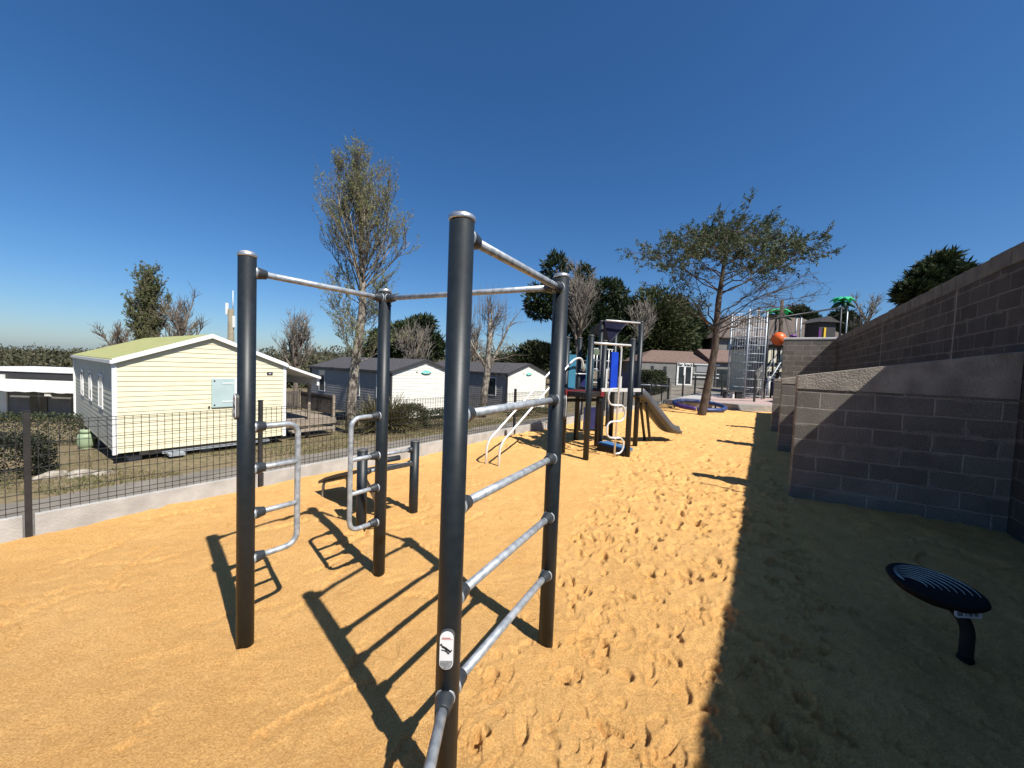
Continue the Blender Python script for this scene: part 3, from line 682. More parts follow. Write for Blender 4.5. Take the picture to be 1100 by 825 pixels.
# platform between the rear posts
pz = 1.16
def slab(name, pts, z0, z1, m, parent):
    n = len(pts); vs = [(p[0]-tw0.x, p[1]-tw0.y, z0) for p in pts]+[(p[0]-tw0.x, p[1]-tw0.y, z1) for p in pts]
    return MB().add(vs, [tuple(reversed(range(n))), tuple(range(n, 2*n))]+[(i, (i+1) % n, n+(i+1) % n, n+i) for i in range(n)]).build(name, m, parent)
slab('platform', [te_, td_, th_, tg_], pz-0.05, pz, M['black'], tower)
fe = MB(); fe.obox(tl(*te_, pz-0.005)-Vector((0.05, 0.1, 0)), tl(*td_, pz-0.005)-Vector((-0.02, 0.1, 0)), 0.03, 0.07); fe.build('platform_edge', M['tube_white'], tower)
slab('side_platform', [(1.32, 6.56), (te_[0], te_[1]), (tg_[0], tg_[1]), (tf_[0], tf_[1])], pz-0.12, pz-0.03, M['black'], tower)
mp_ = MB(); mp_.obox(tl(tf_[0], tf_[1]-0.06, pz-0.07), tl(te_[0]+0.02, te_[1]-0.06, pz-0.07), 0.025, 0.13); mp_.build('maroon_fascia', M['maroon'], tower)
MB().obox(tl(tf_[0], tf_[1]-0.03, pz-0.20), tl(te_[0], te_[1]-0.03, pz-0.20), 0.05, 0.06).build('beam', M['post'], tower)
def panel(name, p, q, z0, z1, m, th=0.02):
    a = tl(*p); b = tl(*q); a.z = b.z = (z0+z1)/2
    return MB().obox(a, b, th, z1-z0).build(name, m, tower)
def mixp(p, q, t): return (p[0]+(q[0]-p[0])*t, p[1]+(q[1]-p[1])*t)
panel('teal_panel', mixp(tf_, te_, 0.05), mixp(tf_, te_, 0.24), pz-0.02, 1.80, M['teal'])
panel('teal_panel', mixp(tf_, te_, 0.52), mixp(tf_, te_, 0.70), pz-0.02, 1.80, M['teal'])
panel('olive_panel', mixp(tf_, te_, 0.53), mixp(tf_, te_, 0.85), 1.82, 1.93, M['olive'])
# panels and grid railing on the far side
panel('navy_panel', mixp(tg_, th_, 0.05), mixp(tg_, th_, 0.36), pz, 1.55, M['navy'])
panel('blue_panel', mixp(te_, td_, 0.18), mixp(te_, td_, 0.36), pz+0.02, 1.90, M['blue'], 0.05)
for t0_, t1_, z1 in ((0.05, 0.10, 1.55), (0.42, 0.50, 1.42)): panel('pale_panel', mixp(te_, td_, t0_), mixp(te_, td_, t1_), pz+0.03, z1, M['tube_white'], 0.03)
gr = MB(); A_ = mixp(tg_, th_, 0.40); B_ = th_
for z in (1.25, 1.55, 1.74, 2.0):
    gr.tube([tl(*A_, z), tl(*B_, z)], 0.012, 8)
for k in range(8):
    p = mixp(A_, B_, k/7); gr.tube([tl(*p, 1.2), tl(*p, 2.0)], 0.0095, 8)
gr.build('grid_railing', M['tube_white'], tower)
gr = MB()
for z in (1.52, 1.72): gr.tube([tl(*te_, z), tl(*tg_, z)], 0.012, 8)
gr.tube([tl(*mixp(tf_, te_, 0.24), 1.45), tl(*mixp(tf_, te_, 0.52), 1.45)], 0.012, 8)
gr.build('railing', M['tube_white'], tower)
MB().tube([tl(*te_, 2.5), tl(*td_, 2.53)], 0.018, 10).build('top_bar', M['tube_white'], tower)
panel('navy_panel', mixp(td_, th_, 0.1), mixp(td_, th_, 0.9), pz, 1.5, M['navy'])
# sloping roof sheet: hung from the top bar, folding back to the left
P1, P2, P3, P4 = at(649, 345, 7.60)-tw0, at(674, 347, 7.95)-tw0, at(655, 368.5, 7.75)-tw0, at(633, 356, 8.3)-tw0
nn = (P2-P1).cross(P4-P1).normalized()*0.02
MB().add([P1, P2, P3, P4, P1+nn, P2+nn, P3+nn, P4+nn], [(0,1,2,3), (7,6,5,4), (0,4,5,1), (1,5,6,2), (2,6,7,3), (3,7,4,0)]).build('roof_sheet', M['navy_roof'], tower)
# snake climbing pole hung from the bar between the two front posts
MB().tube([tl(*ta_, 1.99), tl(*tb_, 1.99)], 0.02, 12).build('front_bar', M['tube_white'], tower)
s0_ = Vector(tl(1.86, 6.76)); axis_ = Vector((tb_[0]-ta_[0], tb_[1]-ta_[1], 0)).normalized()
sn = MB(); sn.tube(fillet([s0_-axis_*0.13+Vector((0, 0, 1.985)), s0_+axis_*0.04+Vector((0, 0, 1.985)), s0_+axis_*0.04+Vector((0, 0, 1.75)), s0_+Vector((0, 0, -0.2))], 0.08), 0.0165, 12)
sn.build('climbing_pole', M['tube_white'], tower)
pts = []; zt_, zb2 = 1.22, 0.06; nl = 4; ht = (zt_-zb2)/nl
for k in range(nl):
    sg = -1 if k % 2 == 0 else 1
    zt2 = zt_-k*ht; zb3 = zt2-ht; wv = 0.20
    pts += [s0_+axis_*0.0+Vector((0, -0.0, zt2))] if k == 0 else []
    for i in range(13):
        a = math.pi*i/12
        pts.append(s0_+axis_*(sg*(0.06+0.13*math.sin(a)**0.8 if 0 < i < 12 else sg*0.0))+Vector((0, 0, (zt2+zb3)/2+ht/2*math.cos(a))))
MB().tube(pts, 0.0165, 12).build('snake_bar', M['tube_white'], tower)
# two sloping slide bars on the left
for (sx, sy), (ex, ey) in (((-0.37, 6.04), (0.93, 7.32)), ((-0.16, 5.86), (1.10, 6.92))):
    a = Vector((sx, sy, -0.2)); k = Vector((sx+0.01, sy+0.01, 0.33)); e1 = Vector((ex, ey, 1.72)); dd = (e1-k).normalized()
    e2 = e1+Vector((dd.x, dd.y, 0)).normalized()*0.22+Vector((0, 0, 0.03)); e3 = e2+Vector((dd.x, dd.y, 0)).normalized()*0.06-Vector((0, 0, 0.25))
    MB().tube([p-tw0 for p in fillet([a, k, e1, e2, e3], 0.14, 8)], 0.0185, 12).build('slide_bar', M['tube_white'], tower)
# slide at the back right
sl = MB(); c0 = Vector((2.58, 7.98, 1.1)); c1 = Vector((3.82, 8.85, 0.10)); du = Vector((c1.x-c0.x, c1.y-c0.y, 0)); SLen = du.length; du.normalize(); dv = Vector((-du.y, du.x, 0))
NS = 22; sec = [(-0.18, 0.15), (-0.165, 0.16), (-0.15, 0.04), (-0.08, 0.0), (0.08, 0.0), (0.15, 0.04), (0.165, 0.16), (0.18, 0.15), (0.165, -0.01), (0.08, -0.03), (-0.08, -0.03), (-0.165, -0.01)]
rows = []
for i in range(NS+1):
    t = i/NS; z = max(0.20, 1.06-1.13*max(t-0.04, 0))      # steep, then a flat run-out
    rows.append((t, z))
zs = [z for _, z in rows]
for _ in range(5): zs = [zs[0]]+[(zs[i-1]+2*zs[i]+zs[i+1])/4 for i in range(1, NS)]+[zs[-1]-0.004]
vs = []
for (t, _), z in zip(rows, zs):
    c = c0+du*(SLen*t); c.z = z-0.02
    side = 0.35 if t > 0.93 else 1.0
    for a, b in sec: p = c+dv*a+Vector((0, 0, b*side if b > 0.05 else b)); vs.append(p-tw0)
m_ = len(sec); fs = [(i*m_+k, i*m_+(k+1) % m_, (i+1)*m_+(k+1) % m_, (i+1)*m_+k) for i in range(NS) for k in range(m_)]
fs += [tuple(range(m_))[::-1], tuple(NS*m_+k for k in range(m_))]
sl.add(vs, fs, True).build('slide', M['slide'], tower)
for off in (-0.06, 0.08):
    a = Vector((2.78, 8.05, 0.86))+dv*off; b = Vector((3.20, 8.80, -0.2))+dv*off
    MB().obox(a-tw0, b-tw0, 0.05, 0.05).build('slide_strut', M['post'], tower)
# low step, play panels under the floor
stp = MB(); stp.obox(tl(1.80, 7.42, 0.13), tl(2.17, 6.95, 0.10), 0.26, 0.05); stp.build('step', M['step_blue'], tower)
sd2 = MB(); sd2.obox(tl(1.69, 7.30, 0.03), tl(2.06, 6.83, 0.0), 0.02, 0.20); sd2.build('step_riser', M['black'], tower)
for px_, py_ in ((1.70, 9.55), (2.66, 10.55)): tpost(px_, py_, 0.86, 0.05)
panel('play_counter', (1.80, 9.45), (2.15, 9.55), 0.06, 0.60, M['navy'], 0.03)
panel('play_counter', (2.17, 9.56), (2.38, 9.85), 0.06, 0.56, M['navy'], 0.03)
pl_ = MB()
for k in range(5): pl_.box((-0.008, -0.004, 0.10+k*0.075), (0.008, 0.004, 0.145+k*0.075))

# ------------------------------------------------------------------ houses (local x along the gable, y to the back, z up)
GR = math.atan2(0.80, 0.60)
def siding_rect(m_, x0, x1, z0, z1, step=0.135, lip=0.015, clip=None):
    """lapped boards on the plane y = 0 facing -y; clip(z) gives the (left, right) limits at a height"""
    z = z0
    while z < z1-1e-4:
        zt = min(z+step, z1)
        a0, b0 = clip(z) if clip else (x0, x1); a1, b1 = clip(zt) if clip else (x0, x1)
        if b1-a1 < 0.02: b1 = a1 = (a1+b1)/2
        m_.add([(a0, -lip, z), (b0, -lip, z), (b1, -0.001, zt), (a1, -0.001, zt), (a0, 0, z), (b0, 0, z)], [(0, 1, 2, 3), (4, 5, 1, 0)])
        z = zt
def rotated(src, rz, off):
    c, s = math.cos(rz), math.sin(rz); d = MB()
    d.v = [(x*c-y*s+off[0], x*s+y*c+off[1], z+off[2]) for x, y, z in src.v]; d.f = src.f; d.sm = src.sm; return d
def house(name, label, corner, W, L, ze, rise, zb, wall_front, wall_side, roof_m, trim_m, over=0.06, group=None, side_windows=(), rz=GR):
    o = empty(name, (corner[0], corner[1], 0), rz, label, "mobile home", group)
    slope = rise/(W/2)
    def clip(z):
        if z <= ze: return (0, W)
        k = (z-ze)/slope; return (k, W-k)
    f = MB(); siding_rect(f, 0, W, zb, ze+rise-0.02, clip=clip)
    f.build('front_wall', wall_front, o)
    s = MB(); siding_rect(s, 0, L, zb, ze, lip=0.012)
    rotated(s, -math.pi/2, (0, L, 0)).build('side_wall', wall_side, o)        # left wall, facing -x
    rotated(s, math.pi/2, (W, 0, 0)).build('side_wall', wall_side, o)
    b = MB(); b.prism([(0.01, zb), (W-0.01, zb), (W-0.01, ze-0.01), (W/2, ze+rise-0.015), (0.01, ze-0.01)], 0.01, L)
    b.build('rear_wall', wall_side, o)
    th = 0.05; r_ = MB()
    for sx in (0, 1):
        xe = -over if sx == 0 else W+over; ze_ = ze-over*slope
        pts = [(xe, ze_+0.02), (W/2, ze+rise+0.02), (W/2, ze+rise+0.02+th), (xe, ze_+0.02+th)]
        if sx: pts = pts[::-1]
        r_.prism(pts, -0.09, L+0.12)
    r_.build('roof', roof_m, o)
    vg = MB()
    for sx in (0, 1):
        xe = -over-0.01 if sx == 0 else W+over+0.01; ze_ = ze-(over+0.01)*slope
        pts = [(xe, ze_-0.05), (W/2, ze+rise-0.05), (W/2, ze+rise+0.08), (xe, ze_+0.08)]
        if sx: pts = pts[::-1]
        vg.prism(pts, -0.125, -0.093)
    vg.build('verge_board', trim_m, o)
    gt = MB()
    for sx in (0, 1):
        xe = -over-0.05 if sx == 0 else W+over; gt.box((xe, -0.12, ze-over*slope-0.05), (xe+0.05, L+0.12, ze-over*slope+0.04))
    gt.build('gutter', trim_m, o)
    for x, y in ((0, 0), (W, 0), (0, L), (W, L)):
        sx = -1 if x == 0 else 1
        c = MB(); c.box((x-0.045+0.02*sx, y-0.03 if y == 0 else y-0.05, zb-0.03), (x+0.045+0.02*sx, y+0.06 if y == 0 else y+0.03, ze)); c.build('corner_trim', trim_m, o)
    for (y0, wd, z0, z1) in side_windows:
        wf = MB(); fr = 0.05
        for a, bb in (((-0.034, y0, z0), (-0.009, y0+fr, z1)), ((-0.034, y0+wd-fr, z0), (-0.009, y0+wd, z1)), ((-0.034, y0+fr, z0), (-0.009, y0+wd-fr, z0+fr)), ((-0.034, y0+fr, z1-fr), (-0.009, y0+wd-fr, z1))): wf.box(a, bb)
        fo = wf.build('window', M['white'], o)
        MB().box((-0.022, y0+fr, z0+fr), (-0.010, y0+wd-fr, z1-fr)).build('pane', M['glass'], fo)
    return o
H1 = Vector((-10.24, 9.9, 0))
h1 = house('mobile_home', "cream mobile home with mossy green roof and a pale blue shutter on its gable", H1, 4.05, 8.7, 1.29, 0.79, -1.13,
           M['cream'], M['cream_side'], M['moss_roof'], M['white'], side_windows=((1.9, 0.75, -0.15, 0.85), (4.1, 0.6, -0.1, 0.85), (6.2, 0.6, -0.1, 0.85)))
sh = MB(); x0, x1, z0, z1 = 2.02, 2.60, -0.05, 0.82
sh.box((x0, -0.055, z0), (x1, -0.018, z1), 0.006)
so_ = sh.build('shutter', M['shutter'], h1)
b = MB()
for z in (z0+0.17, z1-0.14): b.box((x0+0.26, -0.066, z-0.014), (x1-0.02, -0.057, z+0.014))
b.build('hinge_bar', M['white'], so_)
b = MB()
for x, z in ((x0+0.07, z0+0.07), (x0+0.07, z1-0.07), (x0-0.06, z0+0.03)): b.lathe([(0, -0.02), (0.025, -0.02), (0.025, 0.0)], 10, (x, -0.058, z), (0, -1, 0))
b.build('latch', M['black'], so_)
MB().box((x1+0.002, -0.05, z0-0.02), (x1+0.11, -0.016, z1+0.03)).box((x1+0.45, -0.05, z0-0.02), (x1+0.52, -0.016, z1+0.03)).box((x1+0.11, -0.05, z1-0.06), (x1+0.45, -0.016, z1+0.03)).build('window_frame', M['white'], h1)
MB().box((x1+0.11, -0.045, z0), (x1+0.45, -0.018, z1-0.062)).build('shutter', M['shutter'], h1)
npl = MB().box((3.52, -0.035, 0.945), (3.69, -0.019, 1.04)).build('number_plate', M['plate'], h1)
MB().box((3.575, -0.038, 0.98), (3.635, -0.0355, 1.0)).box((3.595, -0.038, 0.966), (3.615, -0.0355, 0.979)).build('plate_mark', M['white'], npl)
ch = MB().box((0.9, -0.06, -1.27), (3.6, 0.02, -1.21)).box((0.5, 0.3, -1.30), (3.7, 0.4, -1.19)).box((0.7, 0.3, -1.32), (0.8, 8.6, -1.2)).box((3.2, 0.3, -1.32), (3.3, 8.6, -1.2))
ch.build('chassis', M['galv'], h1)
MB().box((1.0, -0.3, -1.33), (1.35, 0.1, -1.26)).box((1.1, -0.22, -1.25), (1.2, 0.0, -1.2)).build('tow_bracket', M['galv'], h1)
for x in (0.4, 2.0, 3.6):
    for y in (0.5, 3.0, 5.5, 8.5): MB().box((x-0.12, y-0.2, -1.9), (x+0.12, y+0.2, -1.33)).build('support_block', M['concrete'], h1)
# porch canopy and deck on the right side of the cream home
cn = MB(); cn.prism([(4.24, 1.26), (5.35, 0.88), (5.35, 0.80), (5.30, 0.80), (4.24, 1.17)][::-1], 0.05, 3.4); cn.build('canopy', M['white'], h1)
MB().box((5.26, 0.15, 0.55), (5.34, 3.3, 0.82)).build('canopy_valance', M['white'], h1)
deck = empty('wooden_deck', H1, GR, "weathered wooden deck with dark slatted railing right of the cream mobile home", "deck")
dk = MB()
for k in range(20): dk.box((4.2, 0.8+k*0.152, -0.84), (6.35, 0.8+k*0.152+0.142, -0.80))
dk.build('deck_boards', M['wood'], deck)
MB().box((4.2, 0.78, -1.02), (6.35, 0.82, -0.85)).box((6.31, 0.82, -1.02), (6.35, 3.8, -0.85)).build('deck_skirt', M['wood'], deck)
for k, z in enumerate((-1.12,)): MB().box((4.5, 0.35, z-0.05), (6.1, 0.70, z)).build('step', M['wood'], deck)
for x, y, h in ((6.3, 0.9, 0.12), (6.3, 3.75, 0.12), (4.3, 3.75, 0.12), (5.3, 0.25+0.6, 0.62), (5.3, 3.75, 0.12)): MB().box((x-0.045, y-0.045, -1.4), (x+0.045, y+0.045, h)).build('deck_post', M['wood'], deck)
rl = MB(); rl.box((4.3, 3.72, -0.02), (6.3, 3.78, 0.06)); rl.box((6.27, 0.9, -0.02), (6.33, 3.75, 0.06)); rl.box((4.3, 3.73, -0.68), (6.3, 3.77, -0.62)); rl.box((6.28, 0.9, -0.68), (6.32, 3.75, -0.62))
for k in range(18): x = 4.36+k*0.11; rl.box((x, 3.73, -0.7), (x+0.075, 3.755, -0.02))
for k in range(25): y = 0.97+k*0.112; rl.box((6.285, y, -0.7), (6.305, y+0.075, -0.02))
rl.build('railing', M['rail_wood'], deck)
H2 = Vector((-5.80, 18.5, 0)); H3 = Vector((-0.30, 24.5, 0))
h2 = house('mobile_home', "dark grey mobile home with ivory gable, round bush against it, behind the lichen-covered trunk", H2, 4.1, 8.0, 1.03, 0.62, -1.30, M['ivory'], M['grey_siding'], M['dark_roof'], M['dark_trim'], 0.08, "grey mobile homes across the road", ((0.62, 0.6, -0.35, 0.88), (2.7, 0.62, -0.35, 0.88), (6.3, 0.7, -0.35, 0.88)))
h3 = house('mobile_home', "dark grey mobile home with ivory gable, farther one behind the pollarded bare tree", H3, 4.6, 8.5, 1.03, 0.66, -1.40, M['ivory'], M['grey_siding'], M['dark_roof'], M['dark_trim'], 0.08, "grey mobile homes across the road", ((0.9, 0.75, -0.45, 0.75), (3.6, 0.7, -0.45, 0.75)))
for h_, W_, ze_ in ((h2, 4.1, 1.03), (h3, 4.6, 1.03)):
    lg = MB(); lg.lathe([(0, 0.0), (0.33, 0.0), (0.33, 0.012), (0, 0.013)], 24, (W_/2+0.05, -0.028, ze_-0.02), (0, -1, 0))
    lg.v = [(x, y, (z-(ze_-0.02))*0.32+ze_-0.02) for x, y, z in lg.v]
    lo_ = lg.build('logo', M['teal_logo'], h_)
    MB().box((W_/2-0.14, -0.048, ze_-0.05), (W_/2+0.26, -0.043, ze_-0.02)).build('logo_stripe', M['white'], lo_)
    MB().box((W_/2-0.62, -0.034, ze_+0.0), (W_/2-0.5, -0.018, ze_+0.045)).build('number_plate', M['label_grey'], h_)

# low white-awninged building at far left
lb = empty('low_house', (-29.5, 22.0, 0), 0.02, "low house with dark flat roof and white awning at the far left", "house")
MB().box((-5, 0.5, -2.6), (7.2, 6, 0.1)).build('wall', M['render'], lb)
MB().box((-5.2, -0.1, -0.28), (7.4, 6.2, 0.14)).build('roof', M['dark_trim'], lb)
MB().box((-5.25, -0.16, 0.145), (7.45, 6.2, 0.185)).build('roof_edge', M['white'], lb)
aw = MB(); vs = []; na = 26
for i in range(na+1):
    x = 0.05+6.6*i/na; sag = 0.018*math.sin(i*1.7)+0.012*math.sin(i*0.6)
    for u in range(7): t = u/6; vs.append((x, -0.15-0.75*t, -0.30-0.62*t-0.04*math.sin(math.pi*t)+sag*t))
aw.add(vs, [(i*7+u, (i+1)*7+u, (i+1)*7+u+1, i*7+u+1) for i in range(na) for u in range(6)], True)
M['awning'] = mat('awning_canvas', (0.58, 0.57, 0.53), (0.50, 0.49, 0.46), scale=3, rough=0.8)
ao = aw.build('awning', M['awning'], lb); sdm = ao.modifiers.new('solid', 'SOLIDIFY'); sdm.thickness = 0.015
MB().box((0.0, -0.25, -0.36), (0.55, 0.1, -0.05)).build('awning_box', M['white'], lb)
MB().box((-5, 0.40, -2.6), (-0.05, 0.48, -0.3)).build('pale_wall_panel', M['ivory'], lb)
for x in (1.2, 3.6): MB().box((x, 0.46, -2.2), (x+1.0, 0.495, -0.7)).build('window', M['glass'], lb)
MB().box((2.1, 0.42, -1.30), (2.45, 0.495, -1.0)).build('wall_lamp', M['white'], lb)
MB().tube([(0.1, -0.88, -2.8), (0.1, -0.88, -0.9)], 0.04, 8).build('awning_pole', M['white'], lb)
for k in range(5): pass

# gas bottle, stones
gp = ground_at(93, 477, -1.62)
gb = empty('gas_bottle', (gp.x, gp.y, tz(gp.x, gp.y)-0.02), 0, "pale green gas bottle on the lawn beside the cream mobile home", "gas bottle")
MB().lathe([(0.17, 0.0), (0.17, 0.05), (0.165, 0.055), (0.2, 0.09), (0.225, 0.16), (0.225, 0.42), (0.2, 0.50), (0.12, 0.55), (0.0, 0.56)], 28).build('body', M['gas'], gb)
MB().lathe([(0.15, 0.53), (0.155, 0.53), (0.155, 0.66), (0.15, 0.66)], 24).build('collar', M['gas'], gb)
MB().lathe([(0.02, 0.55), (0.03, 0.6), (0.05, 0.64), (0.03, 0.68), (0, 0.69)], 12).build('valve', M['black'], gb)
def rock(name, label, p, sx, sy, sz, rz, m=None, group=None):
    bm = bmesh.new(); bmesh.ops.create_icosphere(bm, subdivisions=3, radius=1.0)
    sd_ = rng.random()*50
    for v in bm.verts:
        n = float(fbm(np.array([v.co.x*1.4+sd_]), np.array([v.co.y*1.4+v.co.z*2.1]), 3)[0]); v.co *= 1+0.7*n
        if v.co.z < -0.3: v.co.z = -0.3
    mb = MB().add([(v.co.x*sx, v.co.y*sy, v.co.z*sz) for v in bm.verts], [[v.index for v in f.verts] for f in bm.faces], False); bm.free()
    o = mb.build(name, m or M['stone'], None, p, rz); tag(o, label, 'stone', group)
for (px_, py_, sx, sy, sz, lab) in ((56, 511, 0.30, 0.16, 0.15, "long pale stone on the dry grass behind the fence, leftmost of three"), (88, 510, 0.24, 0.2, 0.13, "pale stone in the middle of three behind the fence"), (112, 509, 0.17, 0.13, 0.09, "small brownish stone nearest the cream home's corner")):
    p = ground_at(px_, py_, -1.32); rock('stone', lab, (p.x, p.y, tz(p.x, p.y)+0.0), sx, sy, sz, 0.9, None, "stones by the cream home")

# ------------------------------------------------------------------ vegetation helpers
def rvec(): 
    while True:
        v = Vector((rng.uniform(-1, 1), rng.uniform(-1, 1), rng.uniform(-1, 1)))
        if 0.05 < v.length < 1: return v.normalized()
class Leaves:
    """many small leaf-sized faces in one mesh"""
    def __init__(s): s.v = []; s.f = []
    def leaf(s, p, d, L, W, n=None):
        d = d.normalized(); sx = d.cross(n if n is not None else rvec())
        if sx.length < 1e-3: sx = d.orthogonal()
        sx.normalize(); o = len(s.v)
        s.v += [tuple(p), tuple(p+d*L*0.5+sx*W*0.5), tuple(p+d*L), tuple(p+d*L*0.5-sx*W*0.5)]; s.f.append((o, o+1, o+2, o+3))
    def spray(s, p, d, n, L, W, spread=0.8, rad=0.1):
        for _ in range(n): s.leaf(p+rvec()*rad*rng.random(), (d+rvec()*spread), L*rng.uniform(0.6, 1.3), W*rng.uniform(0.7, 1.2))
    def build(s, name, m, parent=None):
        me = bpy.data.meshes.new(name); me.from_pydata(s.v, [], s.f); me.materials.append(m); me.update()
        o = bpy.data.objects.new(name, me); COL.objects.link(o); o.parent = parent; return o
def grow(p, d, L, r0, r1, n, wob, trop=Vector((0, 0, 0))):
    """a branch as a list of points and radii"""
    pts = [Vector(p)]; rr = [r0]; d = Vector(d).normalized()
    for i in range(n):
        d = (d+rvec()*wob+trop).normalized(); pts.append(pts[-1]+d*(L/n)); rr.append(r0+(r1-r0)*(i+1)/n)
    return pts, rr
def along(pts, t):
    k = t*(len(pts)-1); i = min(int(k), len(pts)-2); f = k-i
    return pts[i].lerp(pts[i+1], f), (pts[i+1]-pts[i]).normalized()
def tree_root(name, label, cat, p, group=None): return empty(name, p, 0, label, cat, group)

def broom_tree(root, trunk_pts, trunk_r, m_bark, m_twig, limbs, lsub, bud=None, twig_n=(7, 12), up=0.08, tw_len=(0.5, 1.0), twig_r=0.008, bud_n=2, bud_size=0.05, ntwig2=3):
    """bare tree: trunk, limbs given as (t, dir, length, radius), then two orders of twigs"""
    T = MB(); T.tube(trunk_pts, trunk_r, 12); tw = MB(); lv = Leaves()
    for (t, d, L, r_) in limbs:
        p, _ = along(trunk_pts, t); pts, rr = grow(p, d, L, r_, r_*0.25, 7, 0.13, Vector((0, 0, up)))
        T.tube(pts, rr, 7)
        for _ in range(rng.randint(*lsub)):
            t2 = rng.uniform(0.2, 1.0); q, dd = along(pts, t2)
            d2 = (dd*0.8+rvec()*0.75+Vector((0, 0, up*2))).normalized(); L2 = L*rng.uniform(0.25, 0.5)*(1.15-0.5*t2)
            p2, r2 = grow(q, d2, L2, r_*0.30, twig_r*0.9, 5, 0.16, Vector((0, 0, up))); tw.tube(p2, r2, 4, cap=False)
            for _ in range(rng.randint(*twig_n)):
                q3, d3 = along(p2, rng.uniform(0.15, 1.0)); d4 = (d3+rvec()*0.7+Vector((0, 0, up*2))).normalized()
                p3, r3 = grow(q3, d4, rng.uniform(*tw_len), twig_r, twig_r*0.4, 3, 0.15, Vector((0, 0, up))); tw.tube(p3, r3, 3, cap=False)
                for _ in range(ntwig2):
                    q5, d5 = along(p3, rng.uniform(0.1, 1.0)); e = q5+(d5+rvec()*0.8).normalized()*rng.uniform(0.15, 0.4)*tw_len[0]
                    tw.tube([q5, e], [twig_r*0.55, twig_r*0.3], 3, cap=False)
                    if bud:
                        for _ in range(bud_n): lv.leaf(q5.lerp(e, rng.uniform(0.3, 1)), rvec()+Vector((0, 0, 0.5)), bud_size*rng.uniform(0.6, 1.4), bud_size*0.6)
    T.build('trunk', m_bark, root); c = tw.build('twigs', m_twig, root)
    if bud and lv.v: lv.build('leaf_buds', bud, root)

def conifer_mass(root, blobs, n, L, W, m, up=0.35, droop=0.0):
    """blobs: (centre, radii); leaf sprays spread through the volume, denser at the shell"""
    lv = Leaves(); tot = sum(b[1].x*b[1].y+b[1].y*b[1].z+b[1].x*b[1].z for b in blobs)
    for c, r_ in blobs:
        k = int(n*(r_.x*r_.y+r_.y*r_.z+r_.x*r_.z)/tot)
        lump = [(rvec(), rng.uniform(0.75, 1.12)) for _ in range(26)]
        for _ in range(k):
            d = rvec(); near = max(lump, key=lambda q: q[0].dot(d)); rad_ = near[1]*(0.72+0.36*near[0].dot(d)**6)
            rad_ *= rng.random()**0.30
            p = Vector((c.x+d.x*r_.x*rad_, c.y+d.y*r_.y*rad_, c.z+d.z*r_.z*rad_))
            dd = (d+Vector((0, 0, up))).normalized()
            lv.spray(p, dd, 4, L, W, 0.7, L*0.4)
    return lv.build('crown', m, root)
V = Vector

# ------------------------------------------------------------------ T1: tall budding tree behind the deck
p = ground_at(378, 461, -1.3); p.z = tz(p.x, p.y)-0.1
t1 = tree_root('budding_tree', "tall budding tree with upright broom crown and lichen-spotted trunk left of centre", 'tree', p)
tr_pts = [V((0, 0, 0)), V((-0.05, 0.0, 1.2)), V((0.05, 0, 2.6)), V((0.22, 0, 4.0)), V((0.34, 0, 5.2)), V((0.32, 0, 6.2)), V((0.25, 0, 7.2)), V((0.15, 0, 8.7)), V((0.05, 0, 10.2))]
lim = []
for k in range(46):
    t = rng.uniform(0.50, 0.97); a = k*2.4+rng.uniform(-0.4, 0.4); el = rng.uniform(0.55, 1.22)
    L = (4.9*(1.08-t)+0.9)*rng.uniform(0.8, 1.1); lim.append((t, V((math.cos(a)*math.cos(el), math.sin(a)*math.cos(el), math.sin(el))), L, 0.042*(1.5-t)))
for k in range(16):
    t = rng.uniform(0.26, 0.52); a = k*2.4; el = rng.uniform(0.1, 0.8)
    lim.append((t, V((math.cos(a)*math.cos(el), math.sin(a)*math.cos(el), math.sin(el))), rng.uniform(1.3, 2.0), 0.024))
broom_tree(t1, tr_pts, [0.27, 0.20, 0.18, 0.17, 0.15, 0.12, 0.08, 0.05, 0.02], M['bark_pale'], M['twig'], lim, (6, 8), M['bud'], (5, 7), 0.13, (0.35, 0.8), 0.0065, 2, 0.068, 3)

# T2: pollarded bare tree with pale trunk in front of the far grey home
p = V((-1.62, 21.6, 0)); p.z = tz(p.x, p.y)-0.1
t2 = tree_root('bare_tree', "pollarded bare tree with forked pale trunk and wispy upright shoots by the far grey home", 'tree', p)
tp = [V((0, 0, 0)), V((0.08, 0, 1.6)), V((0.2, 0, 2.6)), V((0.25, 0, 4.2)), V((0.3, 0, 5.6))]
lim = [(0.50, V((0.75, 0.1, 1.4)), 3.2, 0.13), (0.52, V((-0.5, -0.1, 1.2)), 2.4, 0.10), (0.7, V((0.35, 0.2, 1)), 1.9, 0.08), (0.72, V((-0.3, 0.3, 1)), 1.6, 0.07), (0.85, V((0.4, -0.3, 1)), 1.4, 0.06), (0.95, V((-0.3, 0, 1)), 1.2, 0.06), (0.98, V((0.2, 0.2, 1)), 1.2, 0.06)]
broom_tree(t2, tp, [0.22, 0.20, 0.18, 0.15, 0.11], M['bark_pale'], M['twig'], lim, (6, 8), None, (4, 7), 0.03, (0.4, 1.0), 0.009, 0, 0.05, 2)
sh_ = MB()
for k in range(46):
    q = V((rng.uniform(-0.75, 1.2), rng.uniform(-0.6, 0.6), rng.uniform(5.0, 6.0))); pts, rr = grow(q, V((rng.uniform(-0.1, 0.1), 0, 1)), rng.uniform(0.7, 2.0), 0.013, 0.005, 4, 0.05); sh_.tube(pts, rr, 3, cap=False)
